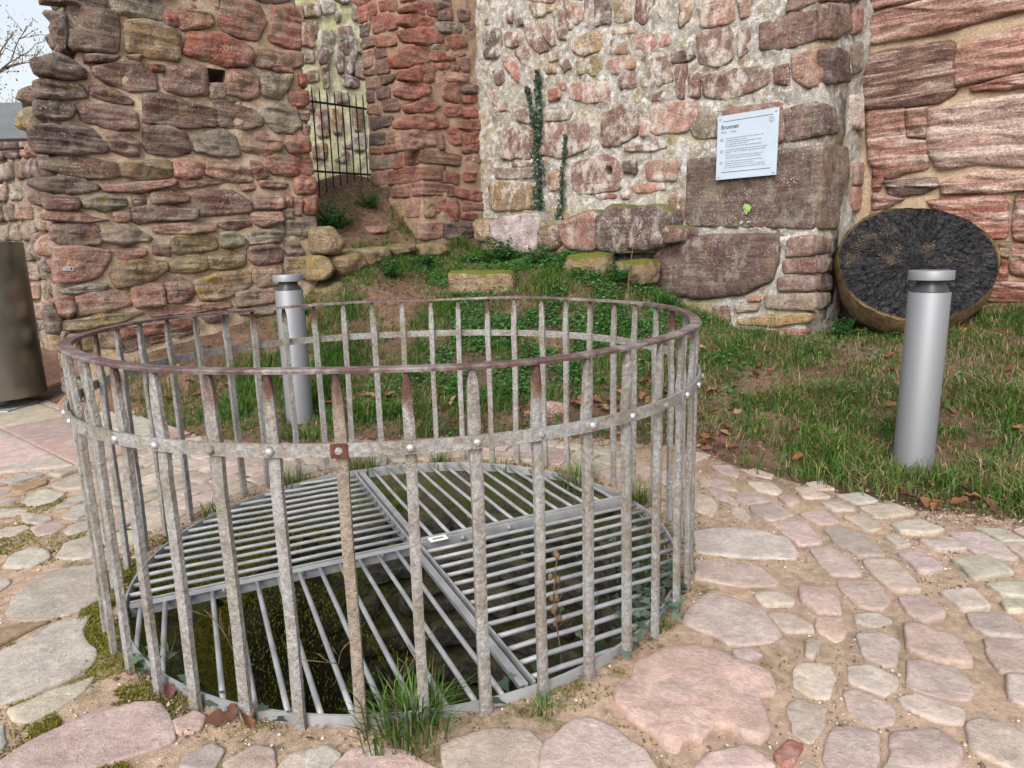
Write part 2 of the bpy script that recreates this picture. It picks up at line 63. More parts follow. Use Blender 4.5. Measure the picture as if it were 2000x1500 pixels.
'paver':"""R 38,193 48,200 60,201 65,198 72,191 77,186 77,180 75,177 70,176 70,170 69,162 64,158 61,160 59,163 54,164 49,159 47,160 42,156 39,157 35,164 30,170 28,175 29,181 35,185|K 59,218 67,231 74,237 83,232 89,223 90,209 84,205 74,203 70,205 67,210 61,215|G 83,295 97,297 113,293 122,285 121,270 117,265 105,267 92,270 79,274|K 75,265 89,262 100,258 103,244 89,242 79,247 72,249|K 97,342 103,334 103,323 97,312 91,321|P 119,387 129,386 131,373 128,368 121,375|P 134,380 144,381 149,370 145,363 138,369|P 106,366 119,361 120,345 115,348 105,359|P 129,356 142,356 144,342 139,337 131,344|P 104,351 109,352 116,327 112,323 108,334|P 119,342 130,341 132,329 120,326 117,333|P 109,321 115,322 115,309 111,305 108,313|P 119,324 134,326 137,310 123,305 119,315|P 123,303 139,303 137,279 125,278|P 152,346 161,347 165,333 150,332|G 162,355 171,356 173,344 162,344|P 138,334 145,336 147,327 139,323|P 141,312 153,315 153,301 143,298|P 157,325 166,326 169,316 159,316|P 159,308 170,309 171,294 163,292|P 143,294 153,296 158,286 157,266 145,266 143,279|P 128,274 138,275 141,264 139,250 127,250 126,260|P 173,319 192,321 196,309 176,306|G 170,336 184,339 186,326 175,324|G 177,298 192,301 197,290 188,286 176,288|P 145,261 158,262 157,248 155,237 144,238 143,247|P 163,266 174,268 174,252 163,251|G 167,284 173,285 174,276 167,274|G 180,280 194,281 196,271 183,270|G 182,261 197,264 199,256 197,247 181,245 181,252|G 182,240 197,241 196,233 189,230 182,231|P 127,244 132,244 141,243 138,228 133,223 125,226 125,235|P 110,240 118,241 119,229 116,220 109,222 107,230|P 91,236 100,238 104,231 102,227 92,227|P 91,222 100,220 103,214 101,210 92,211|K 107,218 115,218 112,210 107,205 104,210|P 120,219 129,220 131,215 122,213 119,215|P 143,231 153,231 154,221 151,217 142,214 140,220|P 161,234 174,236 171,223 160,221|P 161,219 173,218 173,213 170,204 159,205 159,211|P 135,213 140,212 148,203 142,190 134,191 128,198|P 115,207 123,208 126,202 119,190 115,190 111,196|P 156,203 168,201 166,193 158,186 149,186 152,195|P 123,191 128,192 137,188 136,180 130,173 124,175 117,180|P 104,190 111,190 116,184 112,178 107,175 100,182|K 88,191 92,192 98,190 91,176 87,177 83,181|P 78,173 82,175 89,171 83,164 78,158 74,161|P 96,177 100,178 107,171 103,164 97,163 93,169|P 111,174 118,175 125,169 122,163 115,165 111,170|P 86,162 91,163 97,160 91,147 78,147 78,152|K 44,149 50,154 60,157 63,154 65,149|r 66,153 72,158 75,156 70,150 67,149|P 149,183 154,183 156,179 146,167 143,173|P 124,163 128,164 136,159 131,150 125,145 118,153|P 100,160 113,161 116,155 111,148 93,148|K 71,200 76,201 79,197 73,195|K 97,204 101,203 95,195 93,196|G 179,226 186,226 187,222 177,221|K -20,150 -21,160 -10,164 2,165 6,160 4,150|K 5,150 7,160 14,169 19,170 26,164 33,155 34,149|K -49,151 -46,159 -39,160 -30,157 -21,150|G -58,159 -53,161 -48,157 -51,151 -56,151|K -196,236 -202,255 -201,270 -193,273 -182,273 -164,245 -169,235 -179,231 -189,231|G -179,205 -174,216 -170,228 -161,233 -157,221 -150,212 -145,209 -141,201 -144,193 -150,185 -160,180|G -152,179 -148,183 -140,189 -136,194 -135,187 -138,178 -142,173 -147,174|K -141,154 -136,166 -130,173 -116,180 -109,180 -103,174 -96,165 -97,163 -105,159 -114,154 -124,152|G -150,165 -150,173 -143,165 -142,160 -145,159|t -193,221 -178,226 -173,229 -178,220 -182,209|G -224,274 -229,286 -225,293 -216,290 -210,282 -212,273 -220,274|K -207,282 -212,297 -205,306 -189,283 -198,281|G -282,340 -266,344 -260,340 -262,332 -274,331|G -278,357 -275,376 -256,365 -256,355 -262,348|G -274,380 -273,393 -265,396 -250,374 -263,373|G -249,347 -250,363 -245,366 -237,354 -241,345|G -235,329 -238,346 -233,350 -224,336 -225,327|K -241,317 -235,322 -226,319 -226,309 -232,308|G -222,311 -222,321 -216,323 -211,316 -216,307|G -261,313 -248,320 -244,317 -244,308 -255,305|K -263,338 -242,331 -238,327 -241,321 -249,324|K -100,172 -96,176 -92,173 -91,169 -96,168|G -91,158 -85,162 -81,160 -81,153 -90,153|K -79,155 -73,161 -67,160 -64,153 -75,152|G -63,152 -62,158 -53,161 -52,157 -55,151|t -294,374 -291,386 -285,391 -279,383 -283,371 -288,370|G -221,260 -214,262 -211,259 -211,250""",
'slab':"""G -610,674 -412,526 -324,456 -341,421 -506,512|G -410,524 -415,587 -276,475 -321,456|R -318,555 -295,564 -234,488 -247,450 -276,475 -303,508|G -493,502 -341,419 -300,375 -346,353|G -340,419 -312,440 -273,410 -268,403 -300,376|G -650,761 -423,594 -417,533 -616,687|K -645,776 -487,655 -431,609 -387,585 -301,511 -281,483 -335,520 -420,596""",
}


# ------------------------------------------------------------------ helpers
RNG = np.random.default_rng(7); random.seed(7)
def hash3(i, j, k):
    n = (i * 374761393 + j * 668265263 + k * 2147483647 + 1013904223) & 0xFFFFFFFF
    n = ((n ^ (n >> 13)) * 1274126177) & 0xFFFFFFFF
    n = (n ^ (n >> 16)) & 0xFFFF
    return n / 32767.5 - 1.0
def vnoise(P):
    P = np.asarray(P, float); I = np.floor(P).astype(np.int64); F = P - I; F = F * F * (3 - 2 * F)
    r = 0
    for a in (0, 1):
        for b in (0, 1):
            for c in (0, 1):
                wgt = (F[:, 0] if a else 1 - F[:, 0]) * (F[:, 1] if b else 1 - F[:, 1]) * (F[:, 2] if c else 1 - F[:, 2])
                r = r + wgt * hash3(I[:, 0] + a, I[:, 1] + b, I[:, 2] + c)
    return r
def fbm(P, s=1.0, o=4):
    P = np.asarray(P, float) * s; r = 0; amp = .5
    for k in range(o):
        r = r + amp * vnoise(P + 17.3 * k); P = P * 2.03; amp *= .5
    return r
WL = {}                                             # world position of every object built so far
def link(o, parent=None):
    COL.objects.link(o)
    w = Vector(o.location); WL[o.name] = w
    if parent is not None:
        o.parent = parent; o.location = w - WL[parent.name]
    return o
def tag(o, label=None, cat=None, group=None, kind=None):
    if label: o['label'] = label
    if cat: o['category'] = cat
    if group: o['group'] = group
    if kind: o['kind'] = kind
    return o
def empty(name, loc, label=None, cat=None, group=None, kind=None):
    o = bpy.data.objects.new(name, None); o.location = loc; o.empty_display_size = .1
    link(o)
    return tag(o, label, cat, group, kind)
def mesh_obj(name, V, F, m, parent=None, smooth=True, origin=None, attrs=None):
    V = np.asarray(V, float)
    if origin is None: origin = V.mean(0) if parent is not None or len(V) < 50000 else np.zeros(3)
    origin = np.asarray(origin, float)
    me = bpy.data.meshes.new(name)
    V2 = V - origin
    if isinstance(F, np.ndarray) and F.ndim == 2:
        n, k = F.shape
        me.vertices.add(len(V2)); me.vertices.foreach_set('co', V2.ravel())
        me.loops.add(n * k); me.loops.foreach_set('vertex_index', F.ravel().astype(np.int32))
        me.polygons.add(n); me.polygons.foreach_set('loop_start', np.arange(0, n * k, k, dtype=np.int32))
        me.update(calc_edges=True)
    else:
        me.from_pydata(V2.tolist(), [], [tuple(int(i) for i in f) for f in F])
    if smooth: me.polygons.foreach_set('use_smooth', np.ones(len(me.polygons), bool))
    if attrs:
        for an, val in attrs.items():
            a = me.color_attributes.new(an, 'FLOAT_COLOR', 'POINT')
            a.data.foreach_set('color', np.asarray(val, np.float32).ravel())
    me.materials.append(m)
    o = bpy.data.objects.new(name, me)
    o.location = Vector(origin)
    return link(o, parent)
class MB:
    def __init__(s): s.V = []; s.F = []
    def add(s, V, F):
        b = len(s.V); s.V += [tuple(map(float, v)) for v in V]; s.F += [tuple(i + b for i in f) for f in F]
    def box(s, c, sx, sy, sz, ax=(1, 0, 0), ay=(0, 1, 0), az=(0, 0, 1)):
        c = np.array(c, float); ax, ay, az = (np.array(q, float) for q in (ax, ay, az))
        V = [c + ax * sx * i + ay * sy * j + az * sz * k for i in (-.5, .5) for j in (-.5, .5) for k in (-.5, .5)]
        s.add(V, [(0, 1, 3, 2), (4, 6, 7, 5), (0, 4, 5, 1), (2, 3, 7, 6), (0, 2, 6, 4), (1, 5, 7, 3)])
    def tube(s, pts, rad, n=8, cap=True):
        pts = [Vector(p) for p in pts]; rad = rad if hasattr(rad, '__len__') else [rad] * len(pts)
        b = len(s.V); prev = None
        for i, p in enumerate(pts):
            t = (pts[min(i + 1, len(pts) - 1)] - pts[max(i - 1, 0)]).normalized()
            x = t.cross(Vector((0, 0, 1))) if abs(t.z) < .95 else t.cross(Vector((0, 1, 0)))
            x.normalize(); y = t.cross(x)
            if prev is not None and x.dot(prev) < 0: x = -x; y = -y
            prev = x
            for k in range(n):
                a = 2 * math.pi * k / n
                s.V.append(tuple(p + (x * math.cos(a) + y * math.sin(a)) * rad[i]))
        for i in range(len(pts) - 1):
            for k in range(n):
                a, c = b + i * n + k, b + i * n + (k + 1) % n
                s.F.append((a, c, c + n, a + n))
        if cap:
            s.F.append(tuple(b + k for k in range(n))[::-1]); e = b + (len(pts) - 1) * n
            s.F.append(tuple(e + k for k in range(n)))
    def lathe(s, c, prof, n=48, cap=True):
        b = len(s.V)
        for r, z in prof:
            for k in range(n):
                a = 2 * math.pi * k / n; s.V.append((c[0] + r * math.cos(a), c[1] + r * math.sin(a), c[2] + z))
        for i in range(len(prof) - 1):
            for k in range(n):
                a, d = b + i * n + k, b + i * n + (k + 1) % n; s.F.append((a, d, d + n, a + n))
        if cap:
            s.F.append(tuple(b + k for k in range(n))[::-1]); e = b + (len(prof) - 1) * n; s.F.append(tuple(e + k for k in range(n)))
    def ring(s, c, profile, n=176, fz=None, fr=None):
        """closed ring swept from a closed (r,z) profile"""
        b = len(s.V); m = len(profile)
        for k in range(n):
            a = 2 * math.pi * k / n
            dz = fz(a) if fz else 0; dr = fr(a) if fr else 0
            for r, z in profile: s.V.append((c[0] + (r + dr) * math.cos(a), c[1] + (r + dr) * math.sin(a), c[2] + z + dz))
        for k in range(n):
            for j in range(m):
                a = b + k * m + j; d = b + k * m + (j + 1) % m; e = b + ((k + 1) % n) * m + j; g = b + ((k + 1) % n) * m + (j + 1) % m
                s.F.append((a, d, g, e))
    def build(s, name, m, parent=None, smooth=False, origin=None, bevel=0, autos=None):
        o = mesh_obj(name, s.V, s.F, m, parent, smooth, origin)
        if bevel:
            md = o.modifiers.new('bevel', 'BEVEL'); md.width = bevel; md.segments = 2; md.limit_method = 'ANGLE'
        if autos: sharp(o, autos)
        return o
def sharp(o, deg):
    me = o.data; me.polygons.foreach_set('use_smooth', np.ones(len(me.polygons), bool))
    bm = bmesh.new(); bm.from_mesh(me)
    for e in bm.edges:
        if len(e.link_faces) == 2 and e.calc_face_angle(0) > math.radians(deg): e.smooth = False
    bm.to_mesh(me); bm.free()

# ------------------------------------------------------------------ node helpers
class NT:
    def __init__(s, name):
        s.m = bpy.data.materials.new(name); s.m.use_nodes = True; s.t = s.m.node_tree; s.t.nodes.clear()
        s.out = s.n('ShaderNodeOutputMaterial'); s.b = s.n('ShaderNodeBsdfPrincipled'); s.l(s.b.outputs[0], s.out.inputs[0])
        s.b.inputs['Specular IOR Level'].default_value = .25
        s.pos = s.n('ShaderNodeNewGeometry').outputs['Position']
    def n(s, t): return s.t.nodes.new(t)
    def l(s, a, b): s.t.links.new(a, b)
    def put(s, sock, v):
        if hasattr(v, 'is_linked'): s.l(v, sock)
        elif isinstance(v, (tuple, list)): sock.default_value = (*v, 1) if len(v) == 3 and sock.type == 'RGBA' else v
        else: sock.default_value = v
    def vec(s, v, scale=(1, 1, 1), rot=(0, 0, 0), loc=(0, 0, 0)):
        m = s.n('ShaderNodeMapping'); s.l(v, m.inputs[0]); m.inputs['Scale'].default_value = scale; m.inputs['Rotation'].default_value = rot; m.inputs['Location'].default_value = loc
        return m.outputs[0]
    def noise(s, scale, detail=5, rough=.55, v=None, dist=0):
        n = s.n('ShaderNodeTexNoise'); s.l(v if v is not None else s.pos, n.inputs['Vector'])
        n.inputs['Scale'].default_value = scale; n.inputs['Detail'].default_value = detail; n.inputs['Roughness'].default_value = rough; n.inputs['Distortion'].default_value = dist
        return n.outputs[0]
    def vor(s, scale, v=None, feat='F1'):
        n = s.n('ShaderNodeTexVoronoi'); n.feature = feat; s.l(v if v is not None else s.pos, n.inputs['Vector']); n.inputs['Scale'].default_value = scale
        return n
    def ramp(s, v, a, b, lo=0., hi=1.):
        n = s.n('ShaderNodeMapRange'); n.interpolation_type = 'SMOOTHSTEP'; s.l(v, n.inputs[0])
        for i, q in zip((1, 2, 3, 4), (a, b, lo, hi)): n.inputs[i].default_value = q
        return n.outputs[0]
    def math(s, op, a, b=0.):
        n = s.n('ShaderNodeMath'); n.operation = op; s.put(n.inputs[0], a); s.put(n.inputs[1], b); return n.outputs[0]
    def mix(s, f, a, b, mode='MIX'):
        n = s.n('ShaderNodeMix'); n.data_type = 'RGBA'; n.blend_type = mode
        s.put(n.inputs[0], f); s.put(n.inputs[6], a); s.put(n.inputs[7], b); return n.outputs[2]
    def scale(s, c, f):
        n = s.n('ShaderNodeVectorMath'); n.operation = 'SCALE'; s.put(n.inputs[0], c); s.put(n.inputs[3], f); return n.outputs[0]
    def bump(s, h, strength=.5, dist=.02):
        n = s.n('ShaderNodeBump'); n.inputs['Strength'].default_value = strength; n.inputs['Distance'].default_value = dist
        s.l(h, n.inputs['Height']); s.l(n.outputs[0], s.b.inputs['Normal'])
    def fin(s, col, rough=.85, metal=0.):
        s.put(s.b.inputs['Base Color'], col); s.put(s.b.inputs['Roughness'], rough); s.put(s.b.inputs['Metallic'], metal); return s.m

def mat_stone(name, dark=.55, blot=1., mth=.95, grain=1., sfreq=26,  white=0., grey=.5, orange=.5, band=.25, tilt=0., pale=(.50, .45, .38), moss=0., bumpd=.02, speck=.5, patch=None):
    t = NT(name)
    oi = t.n('ShaderNodeObjectInfo')
    n1 = t.noise(2.6, 6, .6); n2 = t.noise(11, 8, .68); n3 = t.noise(55, 5, .6); n4 = t.noise(190, 2)
    sv = t.vec(t.pos, (2.2 * sfreq / 26, 2.2 * sfreq / 26, sfreq), (0, tilt, 0)); st = t.noise(1.0, 7, .62, sv, .6)
    col = t.scale(oi.outputs['Color'], t.ramp(n2, .28, .74, 1 - .38 * blot, 1 + .34 * blot))
    col = t.mix(t.math('MULTIPLY', t.ramp(st, .45, .68), band), col, t.scale(pale, .9))
    col = t.mix(t.math('MULTIPLY', t.ramp(st, .52, .30), band * 1.1), col, t.scale(oi.outputs['Color'], .45))
    col = t.scale(col, t.ramp(n3, .3, .7, 1 - .32 * grain, 1 + .32 * grain)); col = t.scale(col, t.ramp(n4, .3, .7, 1 - .16 * grain, 1 + .16 * grain))
    gm = t.math('MULTIPLY', t.ramp(t.noise(4.5, 9, .72), .47, .60), grey)
    col = t.mix(gm, col, (.225, .195, .155))
    dk = t.math('MULTIPLY', t.ramp(t.noise(3.4, 8, .7, t.vec(t.pos, loc=(7, 3, 1))), .55, .72), dark)
    col = t.mix(dk, col, (.055, .042, .038))
    if white:
        wm = t.math('MULTIPLY', t.ramp(t.noise(8, 10, .74, t.vec(t.pos, (1, 1, .7), loc=(2, 9, 4))), .52 - .08 * white, .62), white)
        col = t.mix(wm, col, (.56, .53, .49))
    sp1 = t.vor(38); spm = t.math('MULTIPLY', t.ramp(sp1.outputs['Distance'], .30, .16), t.ramp(t.noise(3, 4, .6, t.vec(t.pos, loc=(5, 5, 5))), .44, .62))
    col = t.mix(t.math('MULTIPLY', spm, speck), col, (.50, .48, .42))
    om = t.math('MULTIPLY', t.ramp(t.noise(6.5, 9, .75, t.vec(t.pos, loc=(1, 4, 8))), .56, .63), t.math('MULTIPLY', oi.outputs['Alpha'], orange))
    col = t.mix(om, col, (.36, .235, .035))
    if moss:
        sx = t.n('ShaderNodeSeparateXYZ'); g = t.n('ShaderNodeNewGeometry'); t.l(g.outputs['Normal'], sx.inputs[0])
        mm = t.math('MULTIPLY', t.ramp(t.math('ADD', sx.outputs[2], t.math('MULTIPLY', t.noise(7, 6, .7), 1.1)), mth, mth + .3), moss)
        col = t.mix(mm, col, t.mix(n3, (.06, .075, .010), (.17, .165, .024)))
    if patch is not None:      # one lime-white lichen crust
        pass
    hh = t.math('ADD', t.math('ADD', t.math('MULTIPLY', n2, 1.0), t.math('MULTIPLY', n3, .55)), t.math('ADD', t.math('MULTIPLY', st, .5 + band), t.math('MULTIPLY', n4, .18)))
    t.bump(hh, 1., bumpd * 1.5)
    return t.fin(col, .9)

def mat_mortar(name, c1, c2, c3, yellow=.2, bumpd=.02):
    t = NT(name)
    n1 = t.noise(3.2, 8, .68); n2 = t.noise(16, 9, .72); n3 = t.noise(90, 4, .6)
    col = t.mix(t.ramp(n1, .36, .64), c1, c2)
    col = t.mix(t.ramp(n2, .46, .64), col, c3)
    ym = t.math('MULTIPLY', t.ramp(t.noise(2.2, 9, .72, t.vec(t.pos, loc=(3, 3, 9))), .50, .66), yellow)
    col = t.mix(ym, col, (.40, .31, .09))
    dk = t.ramp(t.noise(7, 9, .7, t.vec(t.pos, loc=(8, 1, 2))), .56, .74, 0, .6)
    col = t.mix(dk, col, (.10, .085, .07))
    col = t.scale(col, t.ramp(n3, .25, .75, .72, 1.25))
    t.bump(t.math('ADD', n2, t.math('MULTIPLY', n3, .5)), .9, bumpd)
    return t.fin(col, .95)

M = {}
M['stoneA'] = mat_stone('sandstone_weathered', grey=.62, orange=.9, band=.40, speck=.55)
M['stoneE'] = mat_stone('sandstone_dark', grey=.7, orange=.5, band=.2, white=.35)
M['stoneP'] = mat_stone('sandstone_red', grey=.22, orange=.15, band=.26, speck=.2)
M['stoneB'] = mat_stone('sandstone_limed', grey=.35, orange=.55, band=.1, white=.75, speck=.5, bumpd=.014)
M['stoneQ'] = mat_stone('sandstone_block', grey=.3, orange=.8, band=.15, white=.22, speck=.65, bumpd=.014)
M['stoneD'] = mat_stone('sandstone_bedded', grey=.10, orange=.03, band=.85, tilt=.42, pale=(.66, .55, .48), speck=.1, sfreq=15, dark=.3)
M['stoneC'] = mat_stone('sandstone_lichened', grey=.5, orange=1., band=.1, white=.8)
M['mossy'] = mat_stone('mossy_stone', grey=.6, orange=.7, band=.2, moss=1., speck=.2, mth=.62)
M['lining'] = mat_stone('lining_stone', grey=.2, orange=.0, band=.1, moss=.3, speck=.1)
M['stoneF'] = mat_stone('footing_stone', grey=.5, orange=.9, band=.25, moss=.35, speck=.3)
M['ledge'] = mat_stone('ledge_stone', grey=.4, orange=.6, band=.1, white=.5, moss=.7, speck=.9)
M['paver'] = mat_stone('paving_stone', dark=.15, blot=.5, grain=.4, grey=.15, orange=.12, band=.0, white=.22, speck=.12, bumpd=.006)
M['rock'] = mat_stone('pink_rock', grey=.1, orange=0., band=.2)
M['mortarA'] = mat_mortar('mortar_tan', (.43, .325, .235), (.34, .255, .175), (.47, .39, .295), .25)
M['mortarP'] = mat_mortar('mortar_brown', (.33, .225, .16), (.27, .18, .13), (.36, .27, .19), .1)
M['mortarB'] = mat_mortar('mortar_limed', (.46, .435, .40), (.29, .25, .205), (.68, .67, .655), .6, .045)
M['mortarD'] = mat_mortar('mortar_sandy', (.45, .34, .23), (.38, .28, .19), (.45, .36, .26), .12)
M['mortarC'] = mat_mortar('mortar_lichen_sunlit', (.60, .58, .30), (.58, .55, .40), (.75, .74, .62), .7, .04)  # lichen yellow, with sunlight on the wall put into the paler colours
M['coreE'] = mat_mortar('wall_core', (.20, .16, .12), (.26, .22, .17), (.32, .28, .22), .25)

def mat_simple(name, c, rough=.6, metal=0., var=.15, scale=20, bump=0., bumpd=.004):
    t = NT(name); n = t.noise(scale, 6, .6)
    col = t.scale(c, t.ramp(n, .3, .7, 1 - var, 1 + var))
    if bump: t.bump(n, bump, bumpd)
    return t.fin(col, rough, metal)
def mat_tint(name, rough=.6, trans=.25, spec=.3):
    """leaf-like surface whose own colour comes from the leaf's tint"""
    t = NT(name); a = t.n('ShaderNodeVertexColor'); a.layer_name = 'tint'
    t.b.inputs['Specular IOR Level'].default_value = spec
    t.fin(a.outputs[0], rough)
    if trans:
        tr = t.n('ShaderNodeBsdfTranslucent'); t.l(a.outputs[0], tr.inputs[0]); mx = t.n('ShaderNodeMixShader'); mx.inputs[0].default_value = trans
        t.l(t.b.outputs[0], mx.inputs[1]); t.l(tr.outputs[0], mx.inputs[2]); t.l(mx.outputs[0], t.out.inputs[0])
    return t.m
M['leaf'] = mat_tint('leaf_blade', .55, .3)
M['ivy'] = mat_tint('ivy_leaf', .35, .15, .5)
M['dry'] = mat_tint('dry_leaf', .8, .15)

def mat_soil():
    t = NT('soil'); n1 = t.noise(1.6, 8, .65); n2 = t.noise(20, 8, .7); n3 = t.noise(120, 3)
    col = t.mix(t.ramp(n1, .4, .62), (.115, .066, .045), (.20, .125, .085))
    v = t.vor(70); col = t.mix(t.ramp(v.outputs['Distance'], .25, .1, 0, .5), col, (.32, .22, .16))
    col = t.mix(t.ramp(t.noise(3, 8, .7, t.vec(t.pos, loc=(4, 2, 0))), .52, .68, 0, .55), col, (.07, .085, .025))
    col = t.scale(col, t.ramp(n2, .3, .7, .6, 1.3))
    t.bump(t.math('ADD', n2, t.math('MULTIPLY', n3, .4)), 1., .03)
    return t.fin(col, .95)
def mat_sand():
    t = NT('paving_sand'); n1 = t.noise(1.1, 8, .65); n2 = t.noise(24, 8, .7); n3 = t.noise(260, 3, .6)
    col = t.mix(t.ramp(n1, .38, .62), (.57, .405, .295), (.43, .315, .23))
    v = t.vor(150); col = t.mix(t.ramp(v.outputs['Distance'], .36, .12, 0, .8), col, t.mix(t.ramp(n3, .4, .6), (.68, .56, .46), (.24, .14, .10)))
    v2 = t.vor(55); col = t.mix(t.math('MULTIPLY', t.ramp(v2.outputs['Distance'], .22, .1), t.ramp(n1, .4, .55)), col, (.42, .37, .32))
    a = t.n('ShaderNodeVertexColor'); a.layer_name = 'mask'; sx = t.n('ShaderNodeSeparateColor'); t.l(a.outputs[0], sx.inputs[0])
    mo = t.math('MULTIPLY', t.ramp(t.noise(5, 9, .72, t.vec(t.pos, loc=(9, 2, 2))), .48, .62), sx.outputs[0])
    col = t.mix(mo, col, t.mix(n2, (.07, .08, .012), (.17, .16, .035)))
    col = t.mix(t.math('MULTIPLY', t.ramp(n2, .4, .6), sx.outputs[1]), col, (.13, .085, .055))
    col = t.scale(col, t.ramp(n2, .3, .7, .72, 1.2))
    t.bump(t.math('ADD', n2, t.math('MULTIPLY', n3, .7)), 1., .012)
    return t.fin(col, .95)
M['soil'] = mat_soil(); M['sand'] = mat_sand()

def mat_cage(name, rust_amt, c=(.335, .33, .325)):
    t = NT(name); n1 = t.noise(7, 8, .7); n2 = t.noise(70, 5, .65); n3 = t.noise(240, 3)
    col = t.mix(t.ramp(n1, .4, .62, 0, .85), c, (.235, .205, .168))
    col = t.scale(col, t.ramp(n2, .3, .7, .70, 1.28))
    sx = t.n('ShaderNodeSeparateXYZ'); t.l(t.pos, sx.inputs[0])
    top = t.math('ADD', t.ramp(sx.outputs[2], .82, 1.02, 0., .24), t.ramp(sx.outputs[2], .06, -.02, 0., .22))
    rm = t.ramp(t.math('ADD', t.noise(5, 8, .72, t.vec(t.pos, (1, 1, .35))), t.math('ADD', top, rust_amt)), .66, .80)
    rc = t.mix(n1, (.10, .045, .032), (.19, .095, .05)); rc = t.mix(t.ramp(sx.outputs[2], .92, 1.02), rc, (.105, .06, .058))
    col = t.mix(rm, col, rc)
    t.bump(t.math('ADD', n2, t.math('MULTIPLY', n3, .5)), 1., .010)
    return t.fin(col, t.mix(rm, (.5, .5, .5), (.85, .85, .85)), .12)
M['cage'] = mat_cage('painted_wrought_iron', .0)
M['cagerust'] = mat_cage('rusty_wrought_iron', .13, (.30, .25, .20))
def mat_rail():
    t = NT('rail_iron'); n1 = t.noise(3, 8, .7); n2 = t.noise(60, 5, .65)
    sx = t.n('ShaderNodeSeparateXYZ'); t.l(t.pos, sx.inputs[0])
    col = t.mix(t.ramp(t.math('ADD', n1, t.math('MULTIPLY', t.noise(22, 6, .7), .4)), .62, .86), (.105, .062, .060), (.27, .245, .235))
    col = t.scale(col, t.ramp(n2, .3, .7, .75, 1.25)); t.bump(n2, .5, .005)
    return t.fin(col, .5, .15)
M['rail'] = mat_rail()
M['rust'] = mat_simple('rust', (.10, .04, .028), .9, 0, .35, 40, .8, .006)
M['galv'] = mat_simple('galvanised_steel', (.33, .335, .345), .55, .3, .2, 9, .25, .003)
M['bolt'] = mat_simple('zinc_bolt', (.62, .62, .63), .3, .8, .1, 40)
M['bollard'] = mat_simple('bollard_paint', (.235, .245, .265), .52, .45, .03, 400)
M['neck'] = mat_simple('bollard_neck', (.035, .04, .045), .3, 0, .1, 40)
M['white'] = mat_simple('white_plate', (.40, .47, .56), .35, 0, .04, 6)
M['ink'] = mat_simple('printed_ink', (.10, .115, .14), .6, 0, .05, 40)
M['tagw'] = mat_simple('sticker_white', (.75, .75, .74), .5, 0, .05, 30)
M['black'] = mat_simple('black_iron', (.02, .02, .022), .6, .2, .2, 40)
M['gmetal'] = mat_simple('grey_panel', (.12, .135, .15), .45, .3, .1, 10)
def mat_brushed():
    t = NT('brushed_stainless'); n = t.noise(3., 6, .6, t.vec(t.pos, (60, 60, .4)))
    t.b.inputs['Anisotropic'].default_value = .6
    return t.fin(t.scale((.27, .265, .24), t.ramp(n, .3, .7, .985, 1.015)), .33, .9)
M['brushed'] = mat_brushed()

# ------------------------------------------------------------------ ground height
XY = CTRL[:, :2]
def _ker(r2): return np.sqrt(r2 + .35 ** 2)
_n = len(XY); _M = np.zeros((_n + 1, _n + 1)); _M[:_n, :_n] = _ker(((XY[:, None] - XY[None]) ** 2).sum(-1)) - np.eye(_n) * .03; _M[_n, :_n] = _M[:_n, _n] = 1
_w = np.linalg.solve(_M, np.append(CTRL[:, 2], 0))
WC = np.array([-.466, 2.86])                       # centre of the well
def gz(P):
    P = np.atleast_2d(np.asarray(P, float))[:, :2]
    out = np.empty(len(P))
    for i in range(0, len(P), 20000):
        q = P[i:i + 20000]
        z = _ker(((q[:, None] - XY[None]) ** 2).sum(-1)) @ _w[:_n] + _w[_n]
        d = np.hypot(q[:, 0] - WC[0], q[:, 1] - WC[1]); k = np.clip((d - 7.5) / 3., 0, 1); k = k * k * (3 - 2 * k)
        z = z * (1 - k)
        nearp = inpoly(q, PAVE); z[nearp] = np.clip(z[nearp], -.01, .01)
        out[i:i + 20000] = z
    return out
def inpoly(P, poly):
    P = np.asarray(P); x, y = P[:, 0], P[:, 1]; c = np.zeros(len(P), bool); n = len(poly)
    for i in range(n):
        x1, y1 = poly[i]; x2, y2 = poly[(i + 1) % n]
        if y1 == y2: continue
        c ^= ((y1 > y) != (y2 > y)) & (x < (x2 - x1) * (y - y1) / (y2 - y1) + x1)
    return c
def dist_line(P, line):
    P = np.asarray(P); best = np.full(len(P), 1e9)
    for a, b in zip(line[:-1], line[1:]):
        a = np.array(a); b = np.array(b); ab = b - a
        t = np.clip(((P - a) @ ab) / (ab @ ab), 0, 1); best = np.minimum(best, np.linalg.norm(P - a - t[:, None] * ab, axis=1))
    return best
EDGE = [(float(a), float(b)) for a, b in BD]
PAVE = EDGE + [(5.5, 1.2), (9, -1), (9, -7), (-14, -7), (-14, 9.5)]
def lawn_mask(P):      # signed metres: >0 on the lawn side
    P = np.asarray(P)[:, :2]; d = dist_line(P, EDGE + [(5.5, 1.2), (9, -1)]); return np.where(inpoly(P, PAVE), -d, d)

